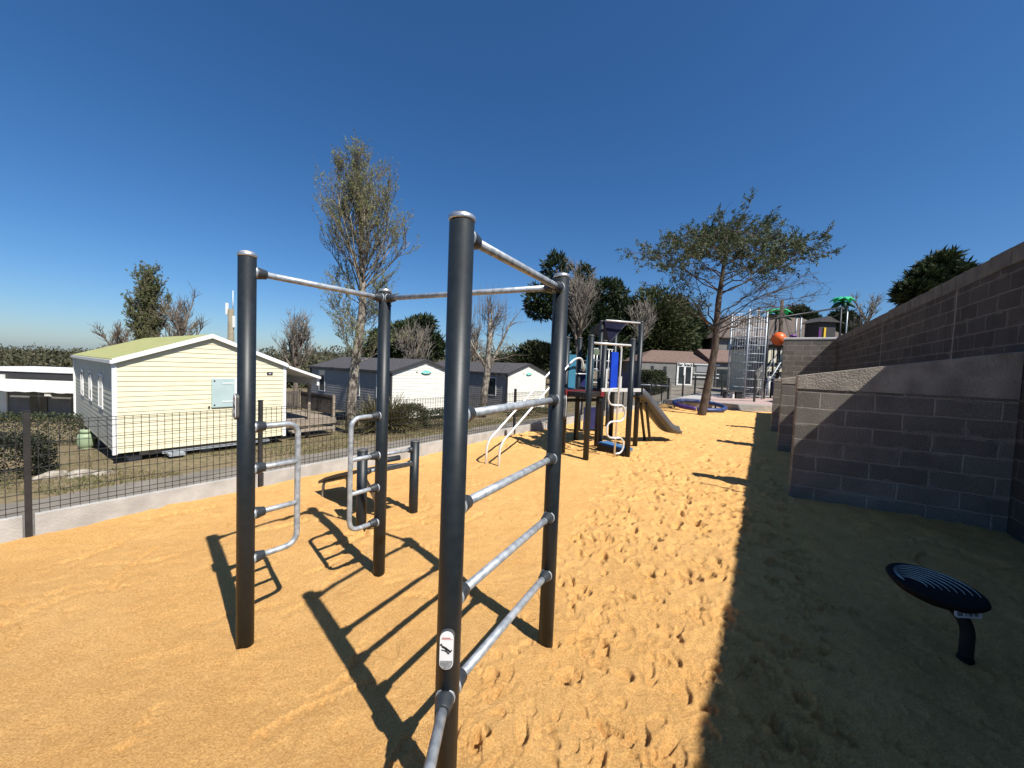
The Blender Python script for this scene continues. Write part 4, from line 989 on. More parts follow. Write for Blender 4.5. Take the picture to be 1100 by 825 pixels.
for k in range(60):
    q = V((rng.uniform(-1.0, 1.5), rng.uniform(-0.6, 0.6), rng.uniform(2.6, 5.2))); pts, rr = grow(q, V((rng.uniform(-1, 1.3), rng.uniform(-.6, .6), rng.uniform(-0.4, 0.4))), rng.uniform(0.5, 1.2), 0.010, 0.004, 5, 0.22, V((0, 0, -0.04))); sh_.tube(pts, rr, 3, cap=False)
sh_.build('water_shoots', M['twig'], t2)

# small bare trees and a poplar on the left
def bare(name, label, px_, ptop, d, wpx, zb=None, mt=None, seed_l=14, upk=0.1, group=None, thick=1.0, bud=None):
    top = at(px_, ptop, d); zb = tz(top.x, d)-0.2 if zb is None else zb; H = top.z-zb; wd = wpx/F*d/2
    o = tree_root(name, label, 'tree', (top.x, d, zb), group)
    th_ = H*0.45; tp = [V((0, 0, 0)), V((0.03*H*0.2, 0, th_*0.5)), V((0.0, 0, th_)), V((0.02*H, 0, H*0.7))]
    lim = []
    for k in range(seed_l):
        t = rng.uniform(0.5, 1.0); a = k*2.4; el = rng.uniform(0.6, 1.2); L = math.hypot(wd*0.7, (H-th_)*0.6)*rng.uniform(0.7, 1.0)
        lim.append((t, V((math.cos(a)*math.cos(el)*min(wd/(H-th_)*1.6, 1.6), math.sin(a)*math.cos(el), math.sin(el))), L, 0.012*H*thick))
    broom_tree(o, tp, [0.022*H*thick, 0.018*H*thick, 0.015*H*thick, 0.006*H*thick], M['bark'], mt or M['twig'], lim, (5, 8), bud, (4, 6), upk, (H*0.06, H*0.13), max(0.0012*d*0.55, 0.008), 1, 0.08, 2)
    return o
bare('bare_tree', "small twiggy bare tree just above the cream home's porch canopy", 318, 338, 30, 52, mt=M['twig_pale'], seed_l=16, thick=1.3)
bare('bare_tree', "bare grey tree just right of the poplar behind the mossy roof", 194, 316, 44, 36, mt=M['twig'], seed_l=14)
bare('bare_tree', "low scraggly bare tree left of the poplar behind the mossy roof", 122, 347, 46, 36, mt=M['twig'], seed_l=10)
bare('bare_tree', "bare bushy tree in front of the dark cypress behind the nearer grey home", 445, 352, 30, 62, mt=M['twig_pale'], seed_l=18)
bare('bare_tree', "pale bare tree in front of the dark pine right of the tallest frame post", 624, 288, 34, 60, mt=M['twig_pale'], seed_l=24, thick=1.1)
bare('bare_tree', "slim pale bare tree in front of the cypress row, right of the play tower", 690, 318, 31, 40, mt=M['twig_pale'], seed_l=11, thick=0.7)
bare('bare_tree', "bare brownish tree behind the far grey home's roof", 508, 352, 34, 34, mt=M['twig_pale'], seed_l=12)
bare('bare_tree', "tiny bare treetop above the high wall beside the green palm parasol", 932, 322, 30, 42, zb=2.8, mt=M['twig_pale'], seed_l=10)
# poplar
top = at(158, 277, 44); zb = tz(top.x, 44)-0.2; H = top.z-zb
pop = tree_root('poplar_tree', "narrow upright poplar in fresh green leaf behind the mossy roof", 'tree', (top.x, 44, zb))
lim = []
for k in range(70):
    t = rng.uniform(0.08, 0.86); a = k*2.4; el = rng.uniform(1.0, 1.38); lim.append((t, V((math.cos(a)*math.cos(el), math.sin(a)*math.cos(el), math.sin(el))), H*0.26*(0.62+0.5*math.sin(math.pi*min(t*1.15, 1)))*rng.uniform(0.75, 1.1), 0.05))
broom_tree(pop, [V((0, 0, 0)), V((0, 0, H*0.4)), V((0.1, 0, H*0.86))], [0.35, 0.22, 0.05], M['bark'], M['twig'], lim, (5, 7), M['poplar_leaf'], (5, 7), 0.14, (0.5, 1.2), 0.02, 7, 0.135, 3)
# mast with antennas
mp = at(248, 365, 40)
ms = empty('antenna_mast', (mp.x, 40, tz(mp.x, 40)-0.2), 0, "slim brown telecom mast with white antennas beyond the cream home", "mast")
hz = at(248, 332, 40).z-ms.location.z
MB().tube([(0, 0, 0), (0, 0, hz)], [0.34, 0.26], 14).build('mast_pole', mat("brown_mast", (0.22, 0.19, 0.13), (0.17, 0.145, 0.10), scale=2, rough=0.8), ms)
for dx, z0, z1 in ((-0.42, -0.6, 0.6), (0.30, -1.9, -0.7)): MB().box((dx-0.1, -0.12, hz+z0), (dx+0.1, 0.12, hz+z1), 0.03).build('antenna_panel', M['white'], ms)
MB().tube([(0.2, 0, hz-0.2), (0.2, 0, hz+1.9)], [0.05, 0.03], 8).build('whip_antenna', M['white'], ms)
b = MB(); b.obox((-0.42, 0, hz-0.1), (0.2, 0, hz-0.1), 0.06, 0.06); b.obox((0.0, 0, hz-1.3), (0.3, 0, hz-1.3), 0.06, 0.06); b.build('bracket', M['galv'], ms)

# ------------------------------------------------------------------ dark conifers
def conifer(name, label, d, blobs_px, n, L, W, m, group=None, trunk=None, zb=None):
    c0 = at(blobs_px[0][0], blobs_px[0][1], d); z0 = tz(c0.x, d)-0.3 if zb is None else zb
    o = tree_root(name, label, 'tree', (c0.x, d, z0), group); bl = []
    for (px_, py_, rx, rz_, *q) in blobs_px:
        c = at(px_, py_, d+(q[0] if q else 0)); k = (c.y)/F
        bl.append((V((c.x-c0.x, c.y-d, c.z-z0)), V((rx*k, max(rx*k*0.8, 0.6), rz_*k))))
    conifer_mass(o, bl, n, L, W, m)
    if trunk:
        T = MB()
        topz = max(b[0].z for b in bl)
        T.tube([V((0, 0, 0)), V((trunk*0.3, 0, topz*0.5)), V((0, 0, topz))], [trunk, trunk*0.8, trunk*0.3], 10)
        for b_ in bl: 
            s = V((0, 0, max(topz*0.4, min(topz*0.9, b_[0].z-abs(b_[0].x)*0.6)))); T.tube([s, s.lerp(b_[0], 0.55)+V((0, 0, 0.2)), b_[0]], [trunk*0.4, trunk*0.3, trunk*0.1], 6)
        T.build('trunk', M['bark_dark'], o)
    return o
G3 = "dark conifers beyond the mobile homes"
conifer('cypress_tree', "flat-layered dark cypress behind the roof of the nearer grey home", 40, [(440, 362, 26, 16), (420, 368, 26, 14), (452, 350, 16, 11), (408, 375, 16, 9), (462, 372, 16, 12)], 3200, 0.55, 0.16, M['cypress'], G3, 0.3)
conifer('pine_tree', "big dark rounded pine, crown topped by two knobs behind the tallest frame post", 42, [(598, 288, 15, 15), (585, 322, 22, 18), (618, 330, 26, 30), (628, 296, 9, 14), (648, 312, 24, 12), (630, 350, 34, 24), (578, 334, 14, 10), (640, 375, 36, 20)], 6500, 0.5, 0.15, M['cypress'], G3, 0.4)
for lab, bl, d, mm in (("wide olive cypress, left end of the row behind the play tower's roof", [(668, 345, 32, 32), (655, 372, 30, 26), (684, 368, 28, 30)], 44, 'cypress'),
                   ("wide olive cypress, flat top, middle of the row behind the play tower", [(706, 340, 32, 28), (700, 368, 36, 28), (718, 360, 26, 30)], 43, 'cypress_olive'),
                   ("feathery dark cypress sloping down at the right end of the row by the shop roof", [(726, 350, 20, 28), (736, 362, 16, 22), (722, 376, 28, 20)], 45, 'cypress')):
    conifer('cypress_tree', lab, d, bl, 5200, 0.6, 0.15, M[mm], G3, 0.4)
conifer('conifer_tree', "small dark pointed conifer between the cypress row and the leaning pine", 48, [(747, 345, 8, 12), (745, 358, 15, 14), (748, 374, 21, 16)], 2600, 0.5, 0.15, M['cypress'], G3, 0.3)
conifer('dark_bush', "dark rounded bush in the gap left of the tallest far frame post", 36, [(580, 380, 24, 13), (560, 388, 22, 10)], 2200, 0.45, 0.14, M['hedge'], None)
conifer('conifer_tree', "dark conifer rising just behind the high block wall", 15.6, [(1008, 289, 14, 11), (993, 300, 13, 9), (1021, 296, 11, 12), (980, 312, 12, 7), (1012, 280, 6, 7), (1000, 318, 30, 12)], 2600, 0.30, 0.075, M['cypress'], None, 0.15, zb=2.8)
conifer('conifer_tree', "dark treetop behind the climbing park's orange ball and hut", 50, [(857, 338, 14, 9), (866, 352, 22, 16), (845, 358, 16, 12)], 2400, 0.5, 0.15, M['cypress'], G3, 0.3)
conifer('conifer_tree', "small dark treetop beside the hut with the yellow panel", 52, [(903, 345, 14, 12), (896, 356, 16, 12), (914, 350, 10, 14)], 2000, 0.5, 0.15, M['cypress'], G3, 0.3)

# ------------------------------------------------------------------ leaning pine in the playground
pb = ground_at(755, 446, 0)
pine = tree_root('pine_tree', "leaning umbrella-shaped tree with sparse layered crown on the sand near the ring", 'tree', pb)
def P(px_, py_, dy=0.0): return at(px_, py_, pb.y+dy)-pb
tpts = [P(752, 452), P(755, 440), P(761, 410), P(768, 375), P(770, 345, 0.1), P(772, 322, 0.1), P(776, 296, 0.2), P(779, 272, 0.2), P(781, 250, 0.1)]
T = MB(); T.tube(tpts, [0.17, 0.145, 0.13, 0.12, 0.11, 0.10, 0.072, 0.048, 0.018], 14)
tw = MB(); lv = Leaves()
def pine_limb(a, pts_end, r_, nleaf, leafy=True, bend=0.25, nsub=9):
    b = pts_end; mid = a.lerp(b, 0.5)+V((0, 0, (b-a).length*bend*0.35))+rvec()*(b-a).length*0.05
    pts = []
    for i in range(9):
        t = i/8; q = a*(1-t)**2+mid*2*t*(1-t)+b*t*t; pts.append(q+rvec()*0.09*(0 < i < 8))
    T.tube(pts, [r_*(1-0.8*i/8) for i in range(9)], 7)
    for k in range(nsub):
        t2 = rng.uniform(0.28, 1.0); q, dd = along(pts, t2); L2 = rng.uniform(0.5, 1.25)
        d2 = dd*0.6+V((rng.uniform(-.9, .9), rng.uniform(-.9, .9), rng.uniform(-0.20, 0.16))); p2, r2 = grow(q, d2, L2, r_*0.3, 0.006, 5, 0.22, V((0, 0, 0.0))); tw.tube(p2, r2, 4, cap=False)
        for j in range(6):
            q3, d3 = along(p2, rng.uniform(0.25, 1)); p3, r3 = grow(q3, d3+rvec()*0.9, rng.uniform(0.2, 0.55), 0.007, 0.003, 3, 0.2); tw.tube(p3, r3, 3, cap=False)
            if leafy and t2 > 0.35:
                for m_ in range(nleaf): 
                    q4, d4 = along(p3, rng.uniform(0.3, 1)); lv.leaf(q4+rvec()*0.05, d4+rvec()*0.9+V((0, 0, 0.15)), rng.uniform(0.06, 0.14), rng.uniform(0.028, 0.045))
ends = [(0.55, 690, 262, -0.6), (0.60, 715, 252, 1.0), (0.62, 706, 268, 1.6), (0.66, 738, 240, -1.2), (0.70, 758, 226, 0.8), (0.74, 778, 208, 0.2), (0.74, 800, 222, -0.9), (0.70, 826, 236, 0.9), (0.66, 846, 236, -0.5),
        (0.62, 872, 250, 0.3), (0.60, 892, 258, -0.2), (0.60, 858, 266, 1.4), (0.58, 836, 270, -1.4), (0.66, 812, 252, -1.8), (0.68, 790, 240, 1.9), (0.66, 762, 256, -1.8), (0.60, 730, 262, -1.5), (0.80, 772, 222, -0.8), (0.78, 815, 228, 1.6), (0.62, 748, 250, 2.0), (0.84, 792, 214, 0.6), (0.72, 742, 232, 0.1), (0.7, 850, 250, 0.6)]
def trunk_at(py):
    zt2 = at(775, py, pb.y).z
    for i in range(len(tpts)-1):
        if tpts[i].z <= zt2 <= tpts[i+1].z: return tpts[i].lerp(tpts[i+1], (zt2-tpts[i].z)/(tpts[i+1].z-tpts[i].z))
    return tpts[-1]
for t, ex, ey, dy in ends: pine_limb(trunk_at(max(246, min(318, ey+20+0.34*abs(ex-778)))), P(ex, ey+6+max(0, 266-ey)*0.5, dy), 0.026, 20, True, 0.06)
for t, ex, ey, dy, lf in ((0.45, 722, 304, -0.4, 1), (0.44, 712, 312, 0.7, 1), (0.46, 742, 296, 0.9, 1), (0.45, 738, 318, -0.7, 1)): pine_limb(along(tpts, t)[0], P(ex, ey, dy), 0.030, 7, True, 0.15, 7)
for t, ex, ey, dy in ((0.50, 880, 292, -0.3), (0.48, 868, 300, 0.6), (0.52, 852, 284, -1.0), (0.44, 862, 322, 0.2), (0.42, 840, 328, -0.6), (0.5, 838, 300, 1.0), (0.46, 882, 312, 0.3), (0.41, 810, 334, 0.5)):
    pine_limb(along(tpts, t)[0], P(ex, ey, dy), 0.022, 0, False, 0.12, 9)
T.build('trunk', M['bark_dark'], pine); tw.build('twigs', M['twig_dark'], pine); lv.build('crown', M['pine_leaf'], pine)

# ------------------------------------------------------------------ hedges and shrubs
def leafy_box(name, label, cat, c, sx, sy, sz, rz, n, L, m, rough=0.12, core=True, group=None):
    o = empty(name, c, rz, label, cat, group); lv = Leaves()
    for _ in range(n):
        p = V((rng.uniform(-1, 1), rng.uniform(-1, 1), rng.uniform(0, 1))); ax = rng.choice((0, 1, 2))
        if ax == 2: p.z = 1
        else: p[ax] = rng.choice((-1, 1))
        q = max(abs(p.x), abs(p.y)); n_ = V((p.x*abs(p.x)**3, p.y*abs(p.y)**3, (p.z-0.3)*1.2)).normalized()
        rd = 1-0.10*(abs(p.x)**4*abs(p.y)**4)-0.12*(p.z**6*q**6); rd *= rng.uniform(0.78, 1.04)
        p = V((p.x*sx*rd, p.y*sy*rd, p.z*sz*rd)); lv.leaf(p, n_+rvec()*0.9, L*rng.uniform(0.7, 1.4), L*0.5)
    lv.build('foliage', m, o)
    for k in range(4):
        a = V((rng.uniform(-.7, .7)*sx, rng.uniform(-.7, .7)*sy, -0.1)); MB().tube([a, a+V((rng.uniform(-.1, .1), 0, sz*0.8))], [0.03, 0.01], 5).build('stem', M['bark_dark'], o)
    return o
hp = V((-17.6, 13.6, 0)); leafy_box('clipped_hedge', "clipped dark green hedge in front of the white-awninged low house", 'hedge', (hp.x, hp.y, tz(hp.x, hp.y)-0.1), 2.7, 0.5, 1.25, 0.12, 9000, 0.075, M['hedge'])
hp = V((-12.1, 8.3, 0)); leafy_box('clipped_hedge', "dark shaded hedge at the left picture edge behind the first fence panel", 'hedge', (hp.x, hp.y, tz(hp.x, hp.y)-0.1), 1.35, 0.8, 1.02, 0.75, 9000, 0.07, M['hedge_shade'])
hp = at(441, 456, 16.6); leafy_box('round_bush', "brownish clipped bush under the ivory gable of the nearer grey home", 'bush', (hp.x, hp.y, tz(hp.x, hp.y)-0.05), 0.62, 0.5, 1.08, 0.8, 5200, 0.07, M['shrub'])
hp = at(472, 460, 17.2); leafy_box('round_bush', "low green bush at the right foot of the nearer ivory gable", 'bush', (hp.x, hp.y, tz(hp.x, hp.y)-0.05), 0.8, 0.5, 0.85, 0.8, 4200, 0.07, M['hedge'])
hp = at(700, 420, 30); leafy_box('clipped_hedge', "dark clipped hedge block left of the shop, behind the slide", 'hedge', (hp.x, hp.y, tz(hp.x, hp.y)-0.1), 0.95, 0.8, 1.75, 0.6, 8000, 0.13, M['hedge'])
def sword_plant(name, label, px_, py_, d, n, L, m, group=None):
    c = at(px_, py_, d); z = tz(c.x, d); o = empty(name, (c.x, d, z), 0, label, 'plant', group); lv = Leaves()
    for _ in range(n):
        a = rng.uniform(0, 6.28); el = rng.uniform(0.35, 1.35); LL = L*rng.uniform(0.6, 1.1); p = V((rng.uniform(-.18, .18), rng.uniform(-.18, .18), 0)); d_ = V((math.cos(a)*math.cos(el), math.sin(a)*math.cos(el), math.sin(el))); wv = 0.036
        for k in range(5):
            q = p+d_*LL/5; sx = d_.cross(V((0, 0, 1))).normalized()*wv*(1-k/6); o_ = len(lv.v); lv.v += [tuple(p-sx), tuple(p+sx), tuple(q+sx*0.85), tuple(q-sx*0.85)]; lv.f.append((o_, o_+1, o_+2, o_+3)); p = q; d_ = (d_+V((0, 0, -0.16))).normalized()
    lv.build('leaves', m, o); return o
GS = "spiky plants along the grey home"
sword_plant('sword_leaf_plant', "spiky brown-green sword-leaf plant right of the tall budding trunk", 402, 462, 15.8, 330, 1.55, M['blade'], GS)
sword_plant('sword_leaf_plant', "spiky plant half hidden behind the back left frame post", 416, 461, 16.0, 300, 1.65, M['blade'], GS)
sword_plant('sword_leaf_plant', "spiky plant against the left side of the brownish clipped bush", 428, 460, 16.2, 300, 1.45, M['blade'], GS)
hp = at(500, 448, 22.5); leafy_box('round_bush', "scruffy brown shrub at the foot of the pollarded tree", 'bush', (hp.x+0.2, hp.y, tz(hp.x, hp.y)-0.05), 1.0, 0.5, 0.5, 0.8, 2200, 0.09, M['shrub'])
hp = at(570, 448, 23.0); leafy_box('round_bush', "low scruffy shrub under the far ivory gable", 'bush', (hp.x, hp.y, tz(hp.x, hp.y)-0.05), 1.6, 0.5, 0.42, 0.8, 2600, 0.09, M['shrub'])

# grass on the verge beyond the road
gv = []; gf = []
for _ in range(26000):
    s_ = 6.35+abs(rng.gauss(0, 1.0))*1.6; t_ = rng.uniform(-6, 20)
    if rng.random() < 0.35: s_ = rng.uniform(6.5, 14)
    x = FP.x+s_*FN.x+t_*FT.x; y = FP.y+s_*FN.y+t_*FT.y
    if vnoise(np.array([x*0.6+40]), np.array([y*0.6+40]))[0] < 0.42: continue
    gv.append((x, y))
gz_ = terrain(np.array([g[0] for g in gv]), np.array([g[1] for g in gv])); lv = Leaves()
for (x, y), z in zip(gv, gz_):
    h_ = rng.uniform(0.03, 0.10); a = rng.uniform(0, 6.28); o_ = len(lv.v); wv = 0.009; lx, ly = rng.uniform(-.05, .05), rng.uniform(-.05, .05)
    lv.v += [(x-wv*math.cos(a), y-wv*math.sin(a), z-0.01), (x+wv*math.cos(a), y+wv*math.sin(a), z-0.01), (x+lx, y+ly, z+h_)]; lv.f.append((o_, o_+1, o_+2))
tag(lv.build('grass', M['grass']), kind='stuff')
# far wood on the low hills at left
lv = Leaves()
for _ in range(760):
    d = rng.uniform(75, 200); px_ = rng.uniform(-260, 118) if rng.random() < 0.6 else rng.uniform(118, 600); hh = at(px_, 385, d); ztop = at(px_, 374+rng.gauss(3.0, 3.0)+8*rng.random()**2, d).z; rr_ = rng.uniform(3.0, 6.5)
    for _ in range(150):
        dd = rvec(); rad_ = rng.random()**0.3
        lv.spray(V((hh.x+dd.x*rr_*rad_, d+dd.y*rr_*rad_, ztop-rr_+dd.z*rr_*rad_*1.0)), dd+V((0, 0, .4)), 2, 0.75, 0.42, 0.8, 0.5)
    for _ in range(25): lv.spray(V((hh.x+rng.uniform(-rr_, rr_), d+rng.uniform(-2, 2), rng.uniform(-7, ztop-rr_))), rvec(), 2, 2.0, 1.2, 0.8, 0.8)
tag(lv.build('far_wood', M['wood_far']), kind='stuff')
fh = at(75, 378.5, 205)
hs = empty('white_house', (fh.x, 205, fh.z-4), 0.3, "tiny white house among the distant trees at far left", "house")
MB().box((-2.6, -2, 0), (2.6, 2, 3.9)).build('wall', M['white'], hs); MB().prism([(-2.8, 3.9), (2.8, 3.9), (2.2, 4.4), (-2.2, 4.4)][::-1], -2.2, 2.2).build('roof', M['dark_roof'], hs)

# ------------------------------------------------------------------ far end: platform, fences, shop, climbing park
pa, pb_, pc_ = ground_at(716, 435), ground_at(760, 439), ground_at(834, 443)
pf = MB(); fwd = V((0.45, 0.9, 0)).normalized()
poly = [pa, pb_, pc_, pc_+WT*9, pa+FT*9]
n = len(poly); pf.add([(p.x, p.y, -0.3) for p in poly]+[(p.x, p.y, 0.26) for p in poly], [tuple(reversed(range(n))), tuple(range(n, 2*n))]+[(i, (i+1) % n, n+(i+1) % n, n+i) for i in range(n)])
tag(pf.build('concrete_platform', M['concrete']), "low pale concrete platform edge at the far end of the sand", 'platform')
rf = [pb_+fwd*0.3+V((0.3, 0, 0)), pc_+fwd*0.35, pc_+WT*8, pb_+fwd*6]
MBr = MB().add([(p.x, p.y, 0.268) for p in rf], [(0, 1, 2, 3)]); tag(MBr.build('safety_floor_ground', M['red_floor']), kind='structure')
# white topped rail fence beyond the slide
r0_ = ground_at(684, 431, 0.1); r1 = ground_at(717, 433, 0.1)
rf_ = empty('rail_fence', r0_, 0, "low fence with white top rail and posts beyond the slide", 'fence')
a = V((0, 0, 0)); b = r1-r0_
hr = at(684, 413, r0_.y).z-r0_.z
MB().tube([a+V((0, 0, hr)), b+V((0, 0, hr))], 0.03, 8).build('top_rail', M['tube_white'], rf_)
for t in (0, 0.45): MB().tube([a.lerp(b, t)-V((0, 0, 0.3)), a.lerp(b, t)+V((0, 0, hr))], 0.035, 8).build('post', M['tube_white'], rf_)
bf = empty('black_fence', (pa.x, pa.y, 0.0), 0, "thin black posts with wire fence along the far concrete platform", 'fence')
pts = []
for px_, pyb, pyt in ((717, 434, 406), (733, 425.5, 403), (746, 424.5, 404), (762, 431, 406), (775, 424, 404), (810, 432, 403)):
    z = 0.0 if px_ == 717 else 0.25; g = ground_at(px_, pyb, z) if px_ in (717, 762, 810) else at(px_, pyb, 23)
    h_ = at(px_, pyt, g.y).z; q = g-V((pa.x, pa.y, 0)); q.z = 0; pts.append((q, h_))
    MB().box((-0.04, -0.03, -0.1), (0.04, 0.03, h_-0.0)).build('post', M['fence'], bf, q)
wr = MB()
for i in ((0, 3), (3, 5)):
    (q0, h0), (q1, h1_) = pts[i[0]], pts[i[1]]
    for k in range(6): z0 = 0.32+k*(h0-0.36)/5; wr.tube([V((q0.x, q0.y, z0)), V((q1.x, q1.y, z0))], 0.006, 4)
wr.build('wires', M['fence'], bf)
# ring on the sand
rc = V((7.95, 16.25, 0.13)); ring = empty('balance_ring', rc, 0, "round low blue and purple tube ring lying on the sand beyond the leaning tree", 'ring')
def ringpt(a, R_=0.98): return V((R_*math.cos(a), R_*math.sin(a), 0.06+0.10*math.sin(a)))
NS_ = 6
for k in range(NS_):
    a0_ = 2*math.pi*k/NS_; a1_ = 2*math.pi*(k+1)/NS_-0.03
    MB().tube([ringpt(a0_+(a1_-a0_)*i/14) for i in range(15)], 0.085, 12).build('ring_segment', M['ring_purple'] if k == 3 else M['ring_blue'], ring)
for k in range(3):
    a = 2*math.pi*k/3+0.4; q = ringpt(a); MB().tube([q, V((q.x, q.y, -0.4))], 0.035, 8).build('leg', M['post'], ring)
# shop building
def gable_house(name, label, cat, p, W, D_, ze, zr, rz, mw_, mr_, hip=False, ov=0.3):
    o = empty(name, p, rz, label, cat)
    MB().box((0, 0, -0.8), (W, D_, ze)).build('wall', mw_, o)
    hx = min(W*0.28, 3.0) if hip else 0.0
    vs = [(-ov, -ov, ze), (W+ov, -ov, ze), (W+ov, D_+ov, ze), (-ov, D_+ov, ze), (hx-(0 if hip else ov), D_/2, zr), (W-hx+(0 if hip else ov), D_/2, zr), (-ov, -ov, ze-0.10), (W+ov, -ov, ze-0.10), (W+ov, D_+ov, ze-0.10), (-ov, D_+ov, ze-0.10)]
    MB().add(vs, [(0, 1, 5, 4), (1, 2, 5), (2, 3, 4, 5), (3, 0, 4), (6, 7, 1, 0), (7, 8, 2, 1), (8, 9, 3, 2), (9, 6, 0, 3), (9, 8, 7, 6)]).build('roof', mr_, o)
    return o
s0p = at(684, 412, 36); zg = 0.35
se = at(700, 388, 36).z; sr = at(730, 377, 39.5).z
shop = gable_house('shop_building', "low grey rendered shop with brown tiled roof and white framed doorway", 'shop', (s0p.x, 36, 0), 9.6, 7.0, se, sr, 0.05, M['render'], M['tile'], True, 0.07)
def sx(px_): return (at(px_, 395, 36).x-s0p.x)
for px_ in (715, 701): MB().box((sx(px_)-0.14, -0.03, 1.45), (sx(px_)+0.14, 0.012, 2.05)).build('window', M['glass'], shop)
x0, x1 = sx(728), sx(745)
dfr = MB().box((x0, -0.09, zg), (x0+0.16, 0.0, se-0.05)).box((x1-0.12, -0.09, zg), (x1, 0.0, se-0.05)).box((x0+0.16, -0.09, 2.08), (x1-0.12, 0.0, se-0.05)).box(((x0+x1)/2-0.09, -0.09, zg), ((x0+x1)/2+0.09, 0.0, 2.08)).box((x0+0.16, -0.088, zg), ((x0+x1)/2-0.09, 0.0, zg+0.12)).box(((x0+x1)/2+0.09, -0.088, zg), (x1-0.12, 0.0, zg+0.12)).build('door_frame', M['white'], shop)
MB().box((x0+0.16, -0.05, zg+0.12), (x1-0.12, -0.02, 2.08)).build('door_glass', M['glass'], dfr)
text_mesh('shop_lettering', "Bar Snack", 0.36, M['label_dark'], shop, ((x0+x1)/2, -0.095, (2.08+se-0.05)/2), (R(90), 0, 0), 0.004)
wx = sx(746)
MB().box((wx+0.05, -0.12, 2.3), (wx+2.5, -0.02, 2.42)).box((wx+0.05, -0.12, 1.1), (wx+2.5, -0.02, 1.2)).box((wx+0.05, -0.12, 1.45), (wx+2.5, -0.02, 1.53)).build('white_rail', M['tube_white'], shop)
MB().box((wx+0.3, -0.06, 1.65), (wx+1.6, -0.01, 2.2)).build('notice_board', M['label_grey'], shop)
# annex with tiled porch, right of the trunk
axp = at(764, 412, 36.3)
ax = gable_house('porch_building', "dark-fronted porch building with tiled lean-to roof between the trunk and the steel tower", 'building', (axp.x, 36.3, 0), 4.6, 5.0, at(780, 388.5, 36.3).z, at(780, 376, 38.8).z, 0.03, M['render'], M['tile'], False, 0.25)
MB().box((0.5, -0.05, 0.3), (1.5, -0.01, 2.0)).box((2.2, -0.05, 0.3), (3.4, -0.01, 2.1)).build('door', M['glass'], ax)
for x in (0.0, 1.85, 3.9): MB().box((x, -0.5, 0.0), (x+0.14, -0.36, 2.25)).build('porch_post', M['dark_trim'], ax)
# taller grey building behind
tbp = at(769, 400, 44)
tb = gable_house('grey_building', "taller grey building with brown gable roof behind the steel tower", 'building', (tbp.x, 44, 0), 15.0, 9.0, at(790, 363, 44).z, at(845, 341, 48).z, -0.05, M['render'], M['old_tile'], True, 0.4)
zt_ = at(780, 371, 44).z
MB().box((1.1, -0.04, zt_-0.6), (1.9, 0.012, zt_+0.5)).build('window', M['glass'], tb)
cbp = at(818, 430, 26)
cb_ = gable_house('cream_building', "cream walled building with white and navy columns behind the climbing platform", 'building', (cbp.x, 26, 0), 4.0, 4.0, at(835, 372, 26).z, at(835, 366, 28).z, 0.0, M['render_cream'], M['dark_roof'], False, 0.1)
for z0, z1 in ((1.55, 1.85), (2.25, 2.45)): MB().box((0.3, -0.05, z0), (2.2, 0.012, z1)).build('window', M['glass'], cb_)
MB().box((0.1, -0.04, 0.2), (2.4, 0.012, 1.4)).build('dark_opening', M['navy'], cb_)
for k in range(6):
    x = 0.25+k*0.36; MB().tube([(x, -0.25, 0.0), (x, -0.25, 1.5)], 0.085, 10).build('column', M['white'] if k % 2 == 0 else M['navy'], cb_)
# galvanised climbing tower
cg = ground_at(801, 435, 0.26); cg = V((cg.x+2.0, cg.y+3.2, 0.26))
cg = at(799, 431, 20.5); cg.z = 0.27
cage = empty('climbing_tower', cg, 0.15, "tall galvanised steel lattice tower with stairs at the climbing park", 'tower')
CW, CDp, CHt = 1.05, 1.3, at(800, 332, 20.5).z-0.27
cm = MB()
for x in (0, CW):
    for y in (0, CDp): cm.tube([(x, y, -0.05), (x, y, CHt)], 0.045, 8)
cm.build('corner_posts', M['galv'], cage)
cm = MB()
nlev = 11
for k in range(nlev):
    z = 0.15+k*(CHt-0.2)/(nlev-1)
    for a, b in (((0, 0), (CW, 0)), ((CW, 0), (CW, CDp)), ((CW, CDp), (0, CDp)), ((0, CDp), (0, 0))): cm.tube([(a[0], a[1], z), (b[0], b[1], z)], 0.02, 5)
cm.build('rings', M['galv'], cage)
cm = MB()
for k in range(1, 7):
    for a, b in (((0, 0), (CW, 0)), ((CW, 0), (CW, CDp)), ((0, CDp), (CW, CDp)), ((0, 0), (0, CDp))):
        t = k/7; x = a[0]+(b[0]-a[0])*t; y = a[1]+(b[1]-a[1])*t; cm.tube([(x, y, 0.1), (x, y, CHt-0.3 if k % 3 else CHt)], 0.010, 4)
cm.build('bars', M['galv'], cage)
cm = MB()
for k in range(16):
    a = k*0.62; z = 0.25+k*(CHt-1.2)/16; c = V((CW/2, CDp/2, z)); cm.obox(c, c+V((math.cos(a), math.sin(a), 0))*0.5, 0.2, 0.03)
cm.tube([(CW/2, CDp/2, 0), (CW/2, CDp/2, CHt-0.8)], 0.05, 8)
cm.build('spiral_stairs', M['galv'], cage)
